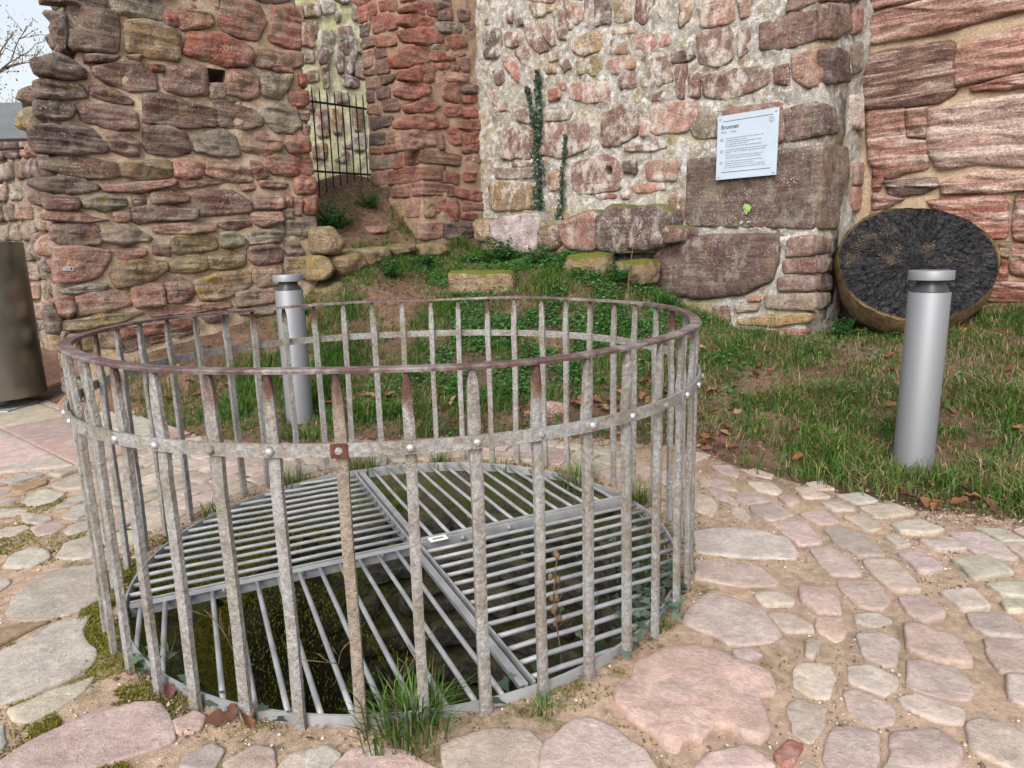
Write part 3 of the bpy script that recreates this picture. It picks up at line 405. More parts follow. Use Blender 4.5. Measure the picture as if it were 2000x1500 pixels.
# polar ground sheet round the well mouth, out to the horizon
def build_ground():
    nt = 400
    rr = list(np.arange(1.13, 7.6, .045)); r = rr[-1]
    while r < 900: r *= 1.09; rr.append(r)
    rr = np.array(rr); th = np.linspace(0, 2 * np.pi, nt, endpoint=False)
    R_, T_ = np.meshgrid(rr, th, indexing='ij')
    X = WC[0] + R_ * np.cos(T_); Y = WC[1] + R_ * np.sin(T_); P = np.stack([X.ravel(), Y.ravel()], -1)
    lm = lawn_mask(P); Z = gz(P)
    P3 = np.column_stack([P, Z])
    rough = np.where(lm > 0, .012 + .02 * np.clip(lm / .5, 0, 1), .009)
    far = np.clip((np.repeat(rr, nt) - 7) / 3, 0, 1)
    Z = Z + fbm(P3, 5, 4) * rough * (1 - far)
    V = np.column_stack([P, Z])
    i, j = np.meshgrid(np.arange(len(rr) - 1), np.arange(nt), indexing='ij')
    a = i * nt + j; b = i * nt + (j + 1) % nt
    F = np.stack([a, a + nt, b + nt, b], -1).reshape(-1, 4)
    fl = lm[F].mean(1) + fbm(V[F].mean(1), 6, 3) * .08
    dwell = np.hypot(P[:, 0] - WC[0], P[:, 1] - WC[1])
    mossm = np.clip(1 - (dwell - 1.1) / .5, 0, 1) * .9 + .35 * np.clip((-P[:, 0] - .9) / 1.5, 0, 1) + .22
    dirt = np.clip(1 + lm / .35, 0, 1)
    mask = np.column_stack([mossm, dirt, dirt * 0, np.ones(len(P))])
    for nm, sel, m in (('ground', fl > 0, M['soil']), ('paving', fl <= 0, M['sand'])):
        f = F[sel]; u, inv = np.unique(f, return_inverse=True)
        o = mesh_obj(nm, V[u], inv.reshape(-1, 4), m, None, True, (0, 0, 0), {'mask': mask[u]})
        tag(o, kind='structure')
        if nm == 'paving': pave = o
        else: grd = o
    grd['label'] = 'brown soil bank under grass rising from the paving to the ruined walls'
    pave['label'] = 'rough sandstone paving laid in sand around the well'
    return grd, pave
GROUND, PAVING = build_ground()

# ------------------------------------------------------------------ stones
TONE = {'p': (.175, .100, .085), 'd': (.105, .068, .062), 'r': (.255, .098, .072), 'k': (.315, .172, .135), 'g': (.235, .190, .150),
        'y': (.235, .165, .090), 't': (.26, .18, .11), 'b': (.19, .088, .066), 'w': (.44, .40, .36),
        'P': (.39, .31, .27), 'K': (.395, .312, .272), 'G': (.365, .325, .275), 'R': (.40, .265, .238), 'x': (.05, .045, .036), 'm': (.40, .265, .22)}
ALPHA = {'y': 1., 't': .6, 'g': .5, 'k': .3, 'p': .25, 'd': .25, 'r': .08, 'b': .0, 'w': .5}
def resample(poly, dens, cut=.22):
    p = np.asarray(poly, float); q = []
    for i in range(len(p)):
        a, b = p[i], p[(i + 1) % len(p)]
        q += [a + (b - a) * cut, b - (b - a) * cut]
    q = np.array(q); out = []
    for i in range(len(q)):
        a, b = q[i], q[(i + 1) % len(q)]; k = max(1, int(round(np.linalg.norm(b - a) / dens)))
        out += [a + (b - a) * j / k for j in range(k)]
    return np.array(out)
def stone(name, poly, frame, H, m, parent, tone='p', rough=.016, back=.06, edge=.012, strata=.0, jit=.008, hole=None, tilt=.02, grow=0., dens=.032, cut=.12, facet=.2):
    P0, d, vv, nout = frame
    per = np.linalg.norm(np.roll(poly, -1, 0) - poly, axis=1).sum()
    q = resample(poly, max(dens, per / 90), cut); n = len(q)
    A = .5 * np.sum(q[:, 0] * np.roll(q[:, 1], -1) - np.roll(q[:, 0], -1) * q[:, 1])
    c = np.array(hole[0]) if hole else q.mean(0)
    orient = np.dot(np.cross(d, vv), nout)
    if A * orient < 0: q = q[::-1]
    r = np.linalg.norm(q - c, axis=1); dirn = (q - c) / np.maximum(r, 1e-6)[:, None]
    r = r + grow
    seedv = np.array([float(c[0]) * 13.7, float(c[1]) * 7.9, RNG.random()])
    r = np.maximum(r + jit * 2 * fbm(np.column_stack([q * 11, np.zeros(n)]) + seedv, 1, 3), .01)
    med = np.median(r)
    rings = []
    es = min(edge, med * .2)
    for ins, h in ((-.0, -back), (.0, .0), (es * .25, .45 * H), (es, .80 * H), (es * 2.4, .97 * H)):
        rings.append((np.maximum(r - ins, r * .55), h))
    fr = (.8, .6, .4, .2) if med < .12 else (.88, .76, .63, .5, .37, .24, .12)
    base = rings[-1][0]
    if hole:
        hr = hole[1]
        for f_ in fr: rings.append((hr + (base - hr) * f_, 1.02 * H))
        rings += [(np.full(n, hr), .95 * H), (np.full(n, hr * .95), -.14), (np.full(n, hr * .4), -.15)]
    else:
        for f_ in fr: rings.append((base * f_, (1.03 + .03 * (1 - f_)) * H))
    tl = RNG.normal(0, tilt, 2)
    V = []
    for k, (rk, h) in enumerate(rings):
        uv = c + dirn * rk[:, None]
        V.append(np.column_stack([uv, np.full(n, h)]))
    V.append(np.array([[c[0], c[1], -.15 if hole else 1.06 * H]]))
    V = np.vstack(V)
    wgt = np.clip(V[:, 2] / max(H, 1e-4), 0, 1)
    if hole: wgt[n * (len(rings) - 2):] = 0
    L = V.copy(); L[:, 2] = 0
    disp = rough * (2.0 * fbm(L + seedv, 5.5, 5) + 1.1 * np.abs(fbm(L + seedv + 4, 11, 3)) - .25)
    if strata:
        lay = L[:, 1] * 1.0 + L[:, 0] * (.22 if strata > .02 else .04) + .03 * fbm(L + seedv, 3, 3)
        s_ = vnoise(np.column_stack([lay * 34, L[:, 0] * 1.5, np.zeros(len(L))]) + seedv); disp = disp + strata * np.sign(s_) * np.abs(s_) ** .5 * .6
    if facet:
        fh = np.full(len(V), 1e9)
        for _ in range(6):
            pc = c + RNG.normal(0, .45, 2) * np.ptp(q, axis=0) * .5; gr = RNG.normal(0, facet, 2)
            fh = np.minimum(fh, H * RNG.uniform(.0, .5) + (V[:, :2] - pc) @ gr)
        disp = disp + np.clip(fh, -.12 * H, 1.5 * H)
    disp = disp + (V[:, 0] - c[0]) * tl[0] + (V[:, 1] - c[1]) * tl[1]
    V[:, 2] += disp * wgt
    W = P0 + V[:, :1] * d + V[:, 1:2] * vv + V[:, 2:3] * nout
    nr = len(rings); F = []
    for k in range(nr - 1):
        for i in range(n):
            a = k * n + i; b = k * n + (i + 1) % n; F.append((a, b, b + n, a + n))
    F += [((nr - 1) * n + i, (nr - 1) * n + (i + 1) % n, nr * n) for i in range(n)]
    o = mesh_obj(name, W, F, m, parent, True)
    tc = np.array(TONE[tone]) * RNG.uniform(.84, 1.16) * (1 + RNG.normal(0, .035, 3))
    o.color = (*np.clip(tc, .01, .9), ALPHA.get(tone, .1))
    return o
def polys(key):
    for s in STONES[key].split('|'):
        t = s.split(); yield t[0], np.array([[float(a) / 100 for a in q.split(',')] for q in t[1:]])
ZV = np.array([0, 0, 1.])
a_, b_ = A_DIR, B_DIR
nA = np.array([a_[1], -a_[0], 0]); nB = np.array([b_[1], -b_[0], 0]); nB = nB if nB[1] < 0 else -nB     # both towards the court
FR = {'A': (C_PT, a_, ZV, nA), 'J': (PC_PT, -nA, ZV, -a_), 'E': (EL_PT, -nA, ZV, -a_), 'B': (C_PT, b_, ZV, nB), 'L': (C_PT + nB * .30, b_, ZV, nB),
      'U': (C_PT + nB * .10, b_, ZV, nB), 'S': (BC_PT, -nB, ZV, b_), 'D': (D_PT, b_, ZV, nB), 'G': (GE_PT, a_, ZV, nA), 'C': (GE_PT - nA * 1.6, a_, ZV, nA)}

def panel(name, frame, u0, u1, v0, v1, m, parent, res=.03, amp=.014, thick=.3, hole=None, outline=None, freq=9, sink=.010):
    """mortar body: a solid slab with an uneven front face; hole=(ua,ub,va,vb,depth)"""
    P0, d, vv, nout = frame
    nu, nv = max(2, int((u1 - u0) / res)), max(2, int((v1 - v0) / res))
    us = np.linspace(u0, u1, nu + 1); vs = np.linspace(v0, v1, nv + 1)
    U, Vv = np.meshgrid(us, vs, indexing='ij'); g = np.column_stack([U.ravel(), Vv.ravel(), np.zeros(U.size)])
    W = P0 + g[:, :1] * d + g[:, 1:2] * vv
    h = amp * 2 * fbm(W, freq, 4) + amp * 1.2 * fbm(W, 2.2, 3) - sink
    eu = np.minimum(g[:, 0] - u0, u1 - g[:, 0]); h -= .02 * np.clip(1 - eu / .05, 0, 1)
    ue = amp * 2 * fbm(W + 9, 4, 3)
    if outline: W = W + (outline(g[:, 1]) * np.clip((-3.85 - g[:, 0]) / .6, 0, 1))[:, None] * d
    W = W + h[:, None] * nout + (ue * np.clip(1 - eu / .1, 0, 1))[:, None] * d
    idx = lambda i, j: i * (nv + 1) + j
    F = []; flip = np.dot(np.cross(d, vv), nout) < 0
    for i in range(nu):
        for j in range(nv):
            if hole:
                uc, vc = (us[i] + us[i + 1]) / 2, (vs[j] + vs[j + 1]) / 2
                if hole[0] < uc < hole[1] and hole[2] < vc < hole[3]: continue
            F.append((idx(i, j), idx(i + 1, j), idx(i + 1, j + 1), idx(i, j + 1)))
    loop = [idx(i, 0) for i in range(nu)] + [idx(nu, j) for j in range(nv)] + [idx(i, nv) for i in range(nu, 0, -1)] + [idx(0, j) for j in range(nv, 0, -1)]
    V = W.tolist(); nb = len(V)
    for k in loop: V.append(list(np.array(W[k]) - nout * thick))
    L = len(loop)
    for k in range(L): F.append((loop[(k + 1) % L], loop[k], nb + k, nb + (k + 1) % L))
    F.append(tuple(nb + k for k in range(L))[::-1])
    if hole:
        ua, ub, va, vb, dep = hole; b0 = len(V); mrg = res
        for (uu, v2) in ((ua - mrg, va - mrg), (ub + mrg, va - mrg), (ub + mrg, vb + mrg), (ua - mrg, vb + mrg)):
            for dd in (-.012, -dep): V.append(list(P0 + uu * d + v2 * vv + dd * nout))
        q = [b0 + 2 * k for k in range(4)]; r_ = [b0 + 2 * k + 1 for k in range(4)]
        for k in range(4): F.append((q[k], q[(k + 1) % 4], r_[(k + 1) % 4], r_[k]))
        F.append(tuple(r_))
    if flip: F = [f[::-1] for f in F]
    return mesh_obj(name, V, F, m, parent, True)

WALLS = []
def wall_thing(name, loc, label): return empty(name, loc, label, 'wall', None, 'thing')
# --- tall rubble wall at the left
END = lambda v: .30 * np.clip((np.asarray(v) - 2.55) / .5, 0, 1) - .05 * np.clip((2.2 - np.asarray(v)) / 1., 0, 1)      # the broken end steps back towards the top
WA = wall_thing('rubble_wall', C_PT + a_ * -3.4, 'tall broken rubble wall of red and brown sandstone beside the iron gate')
panel('mortar_core', FR['A'], -4.50, -2.29, -.2, 4.4, M['mortarA'], WA, thick=.85, hole=HOLE_A, outline=END, sink=-.006, amp=.018)
for t, p in polys('A'): stone('stone', p, FR['A'], .040 + .026 * RNG.random(), M['stoneA'], WA, t, strata=.017, rough=.024, grow=.020, cut=.10)
for row in range(21):      # rough broken end of the wall
    v = .02 + row * .205 + RNG.uniform(-.03, .03); u = .06 + RNG.uniform(-.02, .03); fe = (FR['E'][0] + a_ * float(END(v)), *FR['E'][1:])
    while u < .62:
        w, h = RNG.uniform(.14, .30), RNG.uniform(.08, .115); out = RNG.uniform(.02, .07) + (.10 if RNG.random() < .18 else 0)
        stone('stone', np.array([(u, v - h), (u + w * .5, v - h * 1.05), (u + w, v - h * .85), (u + w * .97, v + h), (u + w * .4, v + h * 1.05), (u + .01, v + h * .8)]), fe, out, M['stoneE'], WA, 'dgpdky'[RNG.integers(6)], back=.2, rough=.03, edge=.03, facet=.3); u += w + .02
# --- rubble footing under the gate
WF = wall_thing('rubble_footing', C_PT + a_ * -1.8, 'low mossy rubble footing climbing to the iron gate between wall and pier')
for k, (t, p) in enumerate(polys('F')):
    cu = p[:, 0].mean(); off = .26 if cu < -1.6 else .18
    f = (C_PT + nA * off, a_, ZV, nA); stone('stone', p, f, .10, M['stoneF'], WF, t, rough=.03, back=.32, edge=.03, grow=.012)
for k, (dep, u, v, w, h) in enumerate(STEPS):
    f = (C_PT - nA * dep, a_, ZV, nA); stone('stone', np.array([(u - w, v - h), (u + w, v - h), (u + w, v + h), (u - w, v + h * .9)]), f, .08, M['stoneF'], WF, 'tyk'[k % 3], rough=.03, back=.35, edge=.03)
# --- pier
WP = wall_thing('stone_pier', PC_PT, 'red sandstone pier with squared quoins just beside the iron gate')
panel('mortar_core', FR['A'], -.892, .20, .6, 4.6, M['mortarP'], WP, thick=.8, amp=.016, sink=-.004)
panel('mortar_core', FR['J'], .012, 1.10, .6, 4.6, M['mortarP'], WP, thick=.35, amp=.014, sink=-.004)
for t, p in polys('P'): stone('stone', p, FR['A'], .024 if t == 'b' else .034, M['stoneP'], WP, t, rough=.006 if t == 'b' else .026, strata=.008, cut=.06 if t == 'b' else .12, facet=.05 if t == 'b' else .25, grow=.004 if t == 'b' else .022)
for t, p in polys('J'): stone('stone', p, FR['J'], .028, M['stoneP'], WP, t, rough=.012, strata=.004, cut=.08, facet=.12, grow=.010)
# --- limed wall with the buttress at its end
WB = wall_thing('court_wall', C_PT + b_ * 2, 'pale limed stone wall with relieving arch, projecting ledge and big corner blocks')
panel('mortar_core', FR['B'], -.20, 4.145, .2, 4.6, M['mortarB'], WB, thick=.5, amp=.021, res=.022, freq=14, sink=.004, hole=(BHOLE[0] - .06, BHOLE[0] + .06, BHOLE[1] - .06, BHOLE[1] + .06, .3))
HOLE_STONE = None
for k, (t, p) in enumerate(polys('B')):
    c = p.mean(0); hole = None
    if abs(c[0] - BHOLE[0]) < .25 and abs(c[1] - BHOLE[1]) < .12 and t == 'p' and np.ptp(p[:, 0]) > .3: hole = (BHOLE, .05)
    stone('stone', p, FR['B'], .016 + .012 * RNG.random(), M['stoneB'], WB, t, rough=.011, jit=.014, hole=hole, grow=.014, cut=.1, facet=.08)
for t, p in polys('Q'): stone('stone', p, FR['B'], .026, M['stoneQ'], WB, t, rough=.008, cut=.06, jit=.006, facet=.05, grow=.008)
panel('mortar_core', FR['S'], .012, 1.1, .2, 4.6, M['mortarB'], WB, thick=.3, amp=.02)
for t, p in list(polys('S')) + list(polys('V')): stone('stone', p, FR['S'], .03, M['stoneQ'], WB, t, rough=.012, cut=.07, facet=.08, grow=.01)
panel('mortar_core', FR['U'], 2.80, 4.14, .1, 1.36, M['mortarB'], WB, thick=.13, amp=.016)
for k, (t, p) in enumerate(polys('U')): stone('stone', p, FR['U'], .10 if k == 0 else .03, M['stoneQ'], WB, t, rough=.018 if k == 0 else .01, cut=.10, edge=.03 if k == 0 else .012, back=.12, facet=.1, grow=.006)
LG = panel('ledge_core', FR['L'], .22, 2.68, 1.24, 1.60, M['ledge'], WB, thick=.32, amp=.03); LG.color = (.26, .20, .14, .7)
for t, p in polys('L'): stone('stone', p, FR['L'], .07, M['ledge'], WB, t, rough=.025, back=.30, edge=.025, grow=.028, cut=.14, facet=.2)
# --- bedded sandstone wall
WD = wall_thing('bedded_wall', D_PT + b_, 'banded pink sandstone block wall behind the leaning tree slice')
panel('mortar_core', FR['D'], -.15, 2.9, .1, 4.6, M['mortarD'], WD, thick=.5, amp=.012)
for t, p in polys('D'): stone('stone', p, FR['D'], .055, M['stoneD'], WD, t, rough=.018, strata=.024, cut=.08, edge=.02, grow=.020, facet=.1)
k = 0
for v in np.arange(.5, 4.4, .38):      # the wall goes on past the frame
    u = 1.34 + RNG.uniform(0, .2)
    while u < 2.8:
        w = RNG.uniform(.3, .6); stone('stone', np.array([(u, v), (u + w - .04, v + .03), (u + w - .04, v + .36), (u, v + .33)]), FR['D'], .05, M['stoneD'], WD, 'kprk'[k % 4], rough=.02, strata=.03, cut=.12); u += w; k += 1
# --- wall seen through the gate
WC_ = wall_thing('lichened_wall', FR['C'][0], 'yellow lichened stone wall seen through the bars of the iron gate')
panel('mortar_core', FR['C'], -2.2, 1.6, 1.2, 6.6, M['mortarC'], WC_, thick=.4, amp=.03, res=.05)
for t, p in polys('C'): stone('stone', p, FR['C'], .035, M['stoneC'], WC_, t, rough=.02, grow=.02)
for k in range(34):
    u, v = RNG.uniform(-2, 1.4), RNG.uniform(3.9, 6.4); w, h = RNG.uniform(.06, .14), RNG.uniform(.08, .2)
    stone('stone', np.array([(u - w, v - h), (u + w, v - h), (u + w, v + h), (u - w, v + h)]), FR['C'], .03, M['stoneC'], WC_, 'gtypk'[k % 5], rough=.02)
# --- wall further back at the left edge
FB = (np.array([-7.6, 9.2, 0]), np.array([.92, -.39, 0]) / np.linalg.norm([.92, -.39]), ZV, np.array([-.39, -.92, 0]) / np.linalg.norm([.92, .39]))
WE = wall_thing('back_wall', FB[0] + FB[1] * 1.2, 'grey weathered rubble wall far behind the steel bin')
panel('mortar_core', FB, 0, 3.6, -.1, 2.7, M['coreE'], WE, thick=.5, amp=.03, res=.05)
k = 0
for v in np.arange(.1, 2.6, .24):
    u = RNG.uniform(0, .12)
    while u < 3.4:
        w = RNG.uniform(.2, .42); stone('stone', np.array([(u, v), (u + w - .04, v), (u + w - .04, v + .21), (u, v + .2)]), FB, .05, M['stoneE'], WE, 'gpdkg'[k % 5], rough=.03); u += w; k += 1

# ------------------------------------------------------------------ paving stones
GFR = (np.zeros(3), np.array([1., 0, 0]), np.array([0, 1., 0]), ZV)
RES = .012; GX0, GY0, GX1, GY1 = -5.2, .4, 4.4, 6.6
occ = np.zeros((int((GX1 - GX0) / RES), int((GY1 - GY0) / RES)), bool)
gx = GX0 + (np.arange(occ.shape[0]) + .5) * RES; gy = GY0 + (np.arange(occ.shape[1]) + .5) * RES
def cells(poly):
    x0, y0 = poly.min(0); x1, y1 = poly.max(0)
    i0, i1 = max(0, int((x0 - GX0) / RES)), min(occ.shape[0], int((x1 - GX0) / RES) + 1)
    j0, j1 = max(0, int((y0 - GY0) / RES)), min(occ.shape[1], int((y1 - GY0) / RES) + 1)
    if i1 <= i0 or j1 <= j0: return None
    X, Y = np.meshgrid(gx[i0:i1], gy[j0:j1], indexing='ij')
    return i0, i1, j0, j1, inpoly(np.column_stack([X.ravel(), Y.ravel()]), poly).reshape(X.shape)
def mark(poly, g):
    c = poly.mean(0); r = np.linalg.norm(poly - c, axis=1, keepdims=True); q = c + (poly - c) * (1 + g / np.maximum(r, .02))
    k = cells(q)
    if k: occ[k[0]:k[1], k[2]:k[3]] |= k[4]
for key, nm, H in (('paver', 'paving_stone', .008), ):
    for t, p in polys(key):
        A = .5 * abs(np.sum(p[:, 0] * np.roll(p[:, 1], -1) - np.roll(p[:, 0], -1) * p[:, 1]))
        big = A > .12
        if nm == 'terrace_slab': stone(nm, p, GFR, H, M['paver'], PAVING, t, rough=.002, back=.05, edge=.006, jit=.002, tilt=.002, cut=.02, grow=-.004, facet=0)
        else:
            hh = H + (.010 if big else 0) + RNG.uniform(-.003, .004)
            stone(nm, p, GFR, hh, M['paver'], PAVING, t, rough=.010 if big else .0045, back=.07, edge=.004, jit=.011, tilt=.012 if not big else .005, cut=.10, facet=.03, grow=.008, dens=.024)
        mark(p, .012)
# terrace of sawn slabs in running bond
TERR = [(-7.2, 4.4), (-3.37, 4.03), (-2.66, 4.23), (-2.53, 4.62), (-2.36, 4.86), (-3.19, 5.56), (-4.31, 6.13), (-5.51, 6.72), (-8.5, 8.0)]
def clip(poly, a, b):
    out = []; a = np.array(a); b = np.array(b); nn = np.array([-(b - a)[1], (b - a)[0]])
    for i in range(len(poly)):
        p, q = poly[i], poly[(i + 1) % len(poly)]; dp, dq = (p - a) @ nn, (q - a) @ nn
        if dp >= 0: out.append(p)
        if dp * dq < 0: out.append(p + (q - p) * dp / (dp - dq))
    return out
td = np.array([math.cos(TANG), math.sin(TANG)]); tn = np.array([-td[1], td[0]]); T0 = np.array(TORG)
for r_ in range(-12, 14):
    for c_ in range(-12, 12):
        o0 = (c_ + .45 * (r_ % 2)) * .86; cell = [T0 + td * (o0 + x * .852) + tn * (r_ + y) * .52 * 1.0 - tn * y * .008 for x, y in ((0, 0), (1, 0), (1, 1), (0, 1))]
        for i in range(len(TERR)):
            if len(cell) < 3: break
            cell = clip(cell, TERR[i], TERR[(i + 1) % len(TERR)])
        if len(cell) < 3: continue
        p = np.array(cell); A = .5 * abs(np.sum(p[:, 0] * np.roll(p[:, 1], -1) - np.roll(p[:, 0], -1) * p[:, 1]))
        if A < .02 or p[:, 0].max() < -6.5: continue
        keep = [i for i in range(len(p)) if np.linalg.norm(p[i] - p[i - 1]) > .01]; p = p[keep]
        stone('terrace_slab', p, GFR, .012 + RNG.uniform(-.001, .002), M['paver'], PAVING, 'R' if p.mean(0)[0] > -3.0 and p.mean(0)[1] > 4.55 else 'GGK'[RNG.integers(3)], rough=.0015, back=.05, edge=.004, jit=.001, tilt=.001, cut=.01, facet=0, dens=.06)
        mark(p, .01)
# the courses between and beyond the traced stones
rr_, aa_ = np.meshgrid(gx, gy, indexing='ij'); occ |= (np.hypot(rr_ - WC[0], aa_ - WC[1]) < 1.29)
fill = []
row = 1.33
while row < 6.5:
    dr = RNG.uniform(.11, .16); th = RNG.random()
    while th < 2 * math.pi + .2:
        w = RNG.uniform(.13, .25) * (1.2 if row > 3 else 1); dt = w / row
        cnr = []
        for (q, s_) in ((0, 0), (.5, 0), (1, 0), (1, .5), (1, 1), (.5, 1), (0, 1), (0, .5)):
            r_ = row + s_ * dr + RNG.uniform(-.012, .012); a = th + q * dt + RNG.uniform(-.012, .012) / row
            cnr.append((WC[0] + r_ * math.cos(a), WC[1] + r_ * math.sin(a)))
        p = np.array(cnr); c = p.mean(0)
        if GX0 + .2 < c[0] < GX1 - .2 and GY0 + .1 < c[1] < GY1 - .2 and lawn_mask(c[None])[0] < -.10:
            k = cells(p)
            if k is not None:
                hit = (occ[k[0]:k[1], k[2]:k[3]] & k[4]).sum() / max(1, k[4].sum())
                if hit < .06:
                    fill.append((p, c)); mark(p, .010)
        th += dt + .02 / row
    row += dr + .018
for p, c in fill:
    t = 'PKGPPG'[RNG.integers(6)] if c[1] > 2 else 'PKG'[RNG.integers(3)]
    stone('paving_stone', p, GFR, .008 + RNG.uniform(-.003, .004), M['paver'], PAVING, t, rough=.0045, back=.06, edge=.004, jit=.012, tilt=.012, cut=.10, dens=.04, facet=.03, grow=.004)
print('filler pavers', len(fill))

# ------------------------------------------------------------------ well: shaft, cage, grate
WELL = empty('well_shaft', (WC[0], WC[1], -.2), 'dark mossy stone-lined well shaft under the steel grate', 'well')
def shaft():
    nt, zs = 160, list(np.linspace(-.0, -.5, 18)) + list(np.linspace(-.6, -4.5, 30))
    V = []
    for z in zs:
        for k in range(nt):
            a = 2 * math.pi * k / nt; sw = math.exp(-((a - 3.05) / .55) ** 2); r = 1.145 - .16 * min(1, max(0, -z - .01) / .18) ** .7 - .26 * sw * min(1, max(0, -z - .02) / .34)
            V.append((WC[0] + r * math.cos(a), WC[1] + r * math.sin(a), z))
    V = np.array(V); dpt = np.clip(-V[:, 2] / .15, 0, 1)
    dr = (.09 * fbm(V, 2.5, 4) + .07 * fbm(V, 9, 3)) * dpt
    out = (V[:, :2] - WC) / np.linalg.norm(V[:, :2] - WC, axis=1)[:, None]; V[:, :2] += out * dr[:, None]
    F = []
    for i in range(len(zs) - 1):
        for k in range(nt): a, b = i * nt + k, i * nt + (k + 1) % nt; F.append((a, a + nt, b + nt, b))
    F.append(tuple((len(zs) - 1) * nt + k for k in range(nt))[::-1])
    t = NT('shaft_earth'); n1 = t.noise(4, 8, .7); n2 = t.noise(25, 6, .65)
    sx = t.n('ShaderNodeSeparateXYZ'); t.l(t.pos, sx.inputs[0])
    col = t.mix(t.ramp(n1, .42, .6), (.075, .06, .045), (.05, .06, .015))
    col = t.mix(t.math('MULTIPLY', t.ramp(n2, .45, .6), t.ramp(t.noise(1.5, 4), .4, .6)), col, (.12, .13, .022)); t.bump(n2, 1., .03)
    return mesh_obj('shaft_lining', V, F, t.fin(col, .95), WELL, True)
shaft()
k = 0
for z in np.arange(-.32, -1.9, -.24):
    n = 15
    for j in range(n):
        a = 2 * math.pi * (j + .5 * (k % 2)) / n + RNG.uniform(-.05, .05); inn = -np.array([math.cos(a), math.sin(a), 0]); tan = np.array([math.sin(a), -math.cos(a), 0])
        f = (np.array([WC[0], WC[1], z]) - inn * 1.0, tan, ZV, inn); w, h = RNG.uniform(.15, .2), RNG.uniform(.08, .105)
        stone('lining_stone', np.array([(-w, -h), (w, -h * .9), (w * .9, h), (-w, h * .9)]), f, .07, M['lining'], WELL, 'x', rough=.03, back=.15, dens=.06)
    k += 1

CC = np.array([-.466, 2.90]); NB = 44
CAGE = empty('well_cage', (CC[0], CC[1], 0), 'round grey wrought iron railing cage standing around the well', 'railing')
mb = MB(); wob = lambda a: .006 * math.sin(2 * a + .4) + .003 * math.sin(7 * a)
mb.ring((CC[0], CC[1], 1.026), [(1.198, -.006), (1.240, -.006), (1.242, .002), (1.238, .006), (1.200, .006)], 220, wob); mb.build('top_rail', M['rail'], CAGE, autos=35)
mb = MB(); mb.ring((CC[0], CC[1], .818), [(1.2365, -.018), (1.246, -.018), (1.2475, 0), (1.246, .018), (1.2365, .018)], 220, lambda a: .004 * math.sin(3 * a), lambda a: .003 * math.sin(5 * a + 1))
BAND = mb.build('band', M['cage'], CAGE, autos=35)
for i in range(NB):
    a = math.radians(271 + i * 360 / NB) + RNG.normal(0, .004); er = np.array([math.cos(a), math.sin(a), 0]); et = np.array([-math.sin(a), math.cos(a), 0])
    w, dp = RNG.uniform(.029, .035), .021; lean = RNG.normal(0, .006)
    prof = [(-.06, 1.2, 0), (.0, 1.12, 0), (.02, 1.04, 0), (.30, 1.0, 0), (.55, 1.0, 0), (.72, 1., .0), (.79, 1.02, -.004), (.82, 1.02, -.005), (.85, 1.02, -.004), (.90, .98, 0), (.955, .92, 0), (.985, .78, 0), (1.005, .52, 0), (1.022, .40, 0)]
    V, F = [], []
    for z, s_, rad in prof:
        R0 = 1.224 + rad + (.004 if z < .1 else 0)
        c = np.array([CC[0], CC[1], z]) + er * (R0 - .0) + et * (lean * (1 - z) + .0015 * math.sin(9 * z + i))
        tw, td = w * s_ / 2, dp / 2 * (1 if z < .9 else .85)
        for (x, y) in ((-1, -.8), (-.86, -1), (.86, -1), (1, -.8), (1, .7), (.7, 1), (.12, 1.06), (-.12, 1.06), (-.7, 1), (-1, .7)):
            V.append(c + et * tw * x + er * td * y)
    n = 10
    for q in range(len(prof) - 1):
        for j in range(n): F.append((q * n + j, q * n + (j + 1) % n, (q + 1) * n + (j + 1) % n, (q + 1) * n + j))
    F += [tuple(range(n))[::-1], tuple((len(prof) - 1) * n + j for j in range(n))]
    o = mesh_obj('bar', V, F, M['cagerust' if i in (0,) else 'cage'], CAGE, True); sharp(o, 40)
    rv = MB(); c = np.array([CC[0], CC[1], .818 + .004 * math.sin(3 * a)]) + er * 1.247
    prof = [(.0115, 0), (.0115, .003), (.009, .008), (.004, .0105)]
    b0 = len(rv.V)
    for r, h in prof:
        for j in range(10): q = 2 * math.pi * j / 10; rv.V.append(tuple(c + er * h + et * r * math.cos(q) + ZV * r * math.sin(q)))
    for q in range(3):
        for j in range(10): rv.F.append((q * 10 + j, q * 10 + (j + 1) % 10, q * 10 + 10 + (j + 1) % 10, q * 10 + 10 + j))
    rv.F.append(tuple(30 + j for j in range(10)))
    rv.build('rivet', M['bolt' if i % 3 else 'cage'], BAND, smooth=True)
    if i == 0:
        pl = MB(); pl.box(c - er * .0 + ZV * 0, .046, .008, .040, et, er, ZV); pl.build('rusty_plate', M['rust'], BAND, bevel=.006)['label'] = 'rust-brown square washer plate under the bolt'

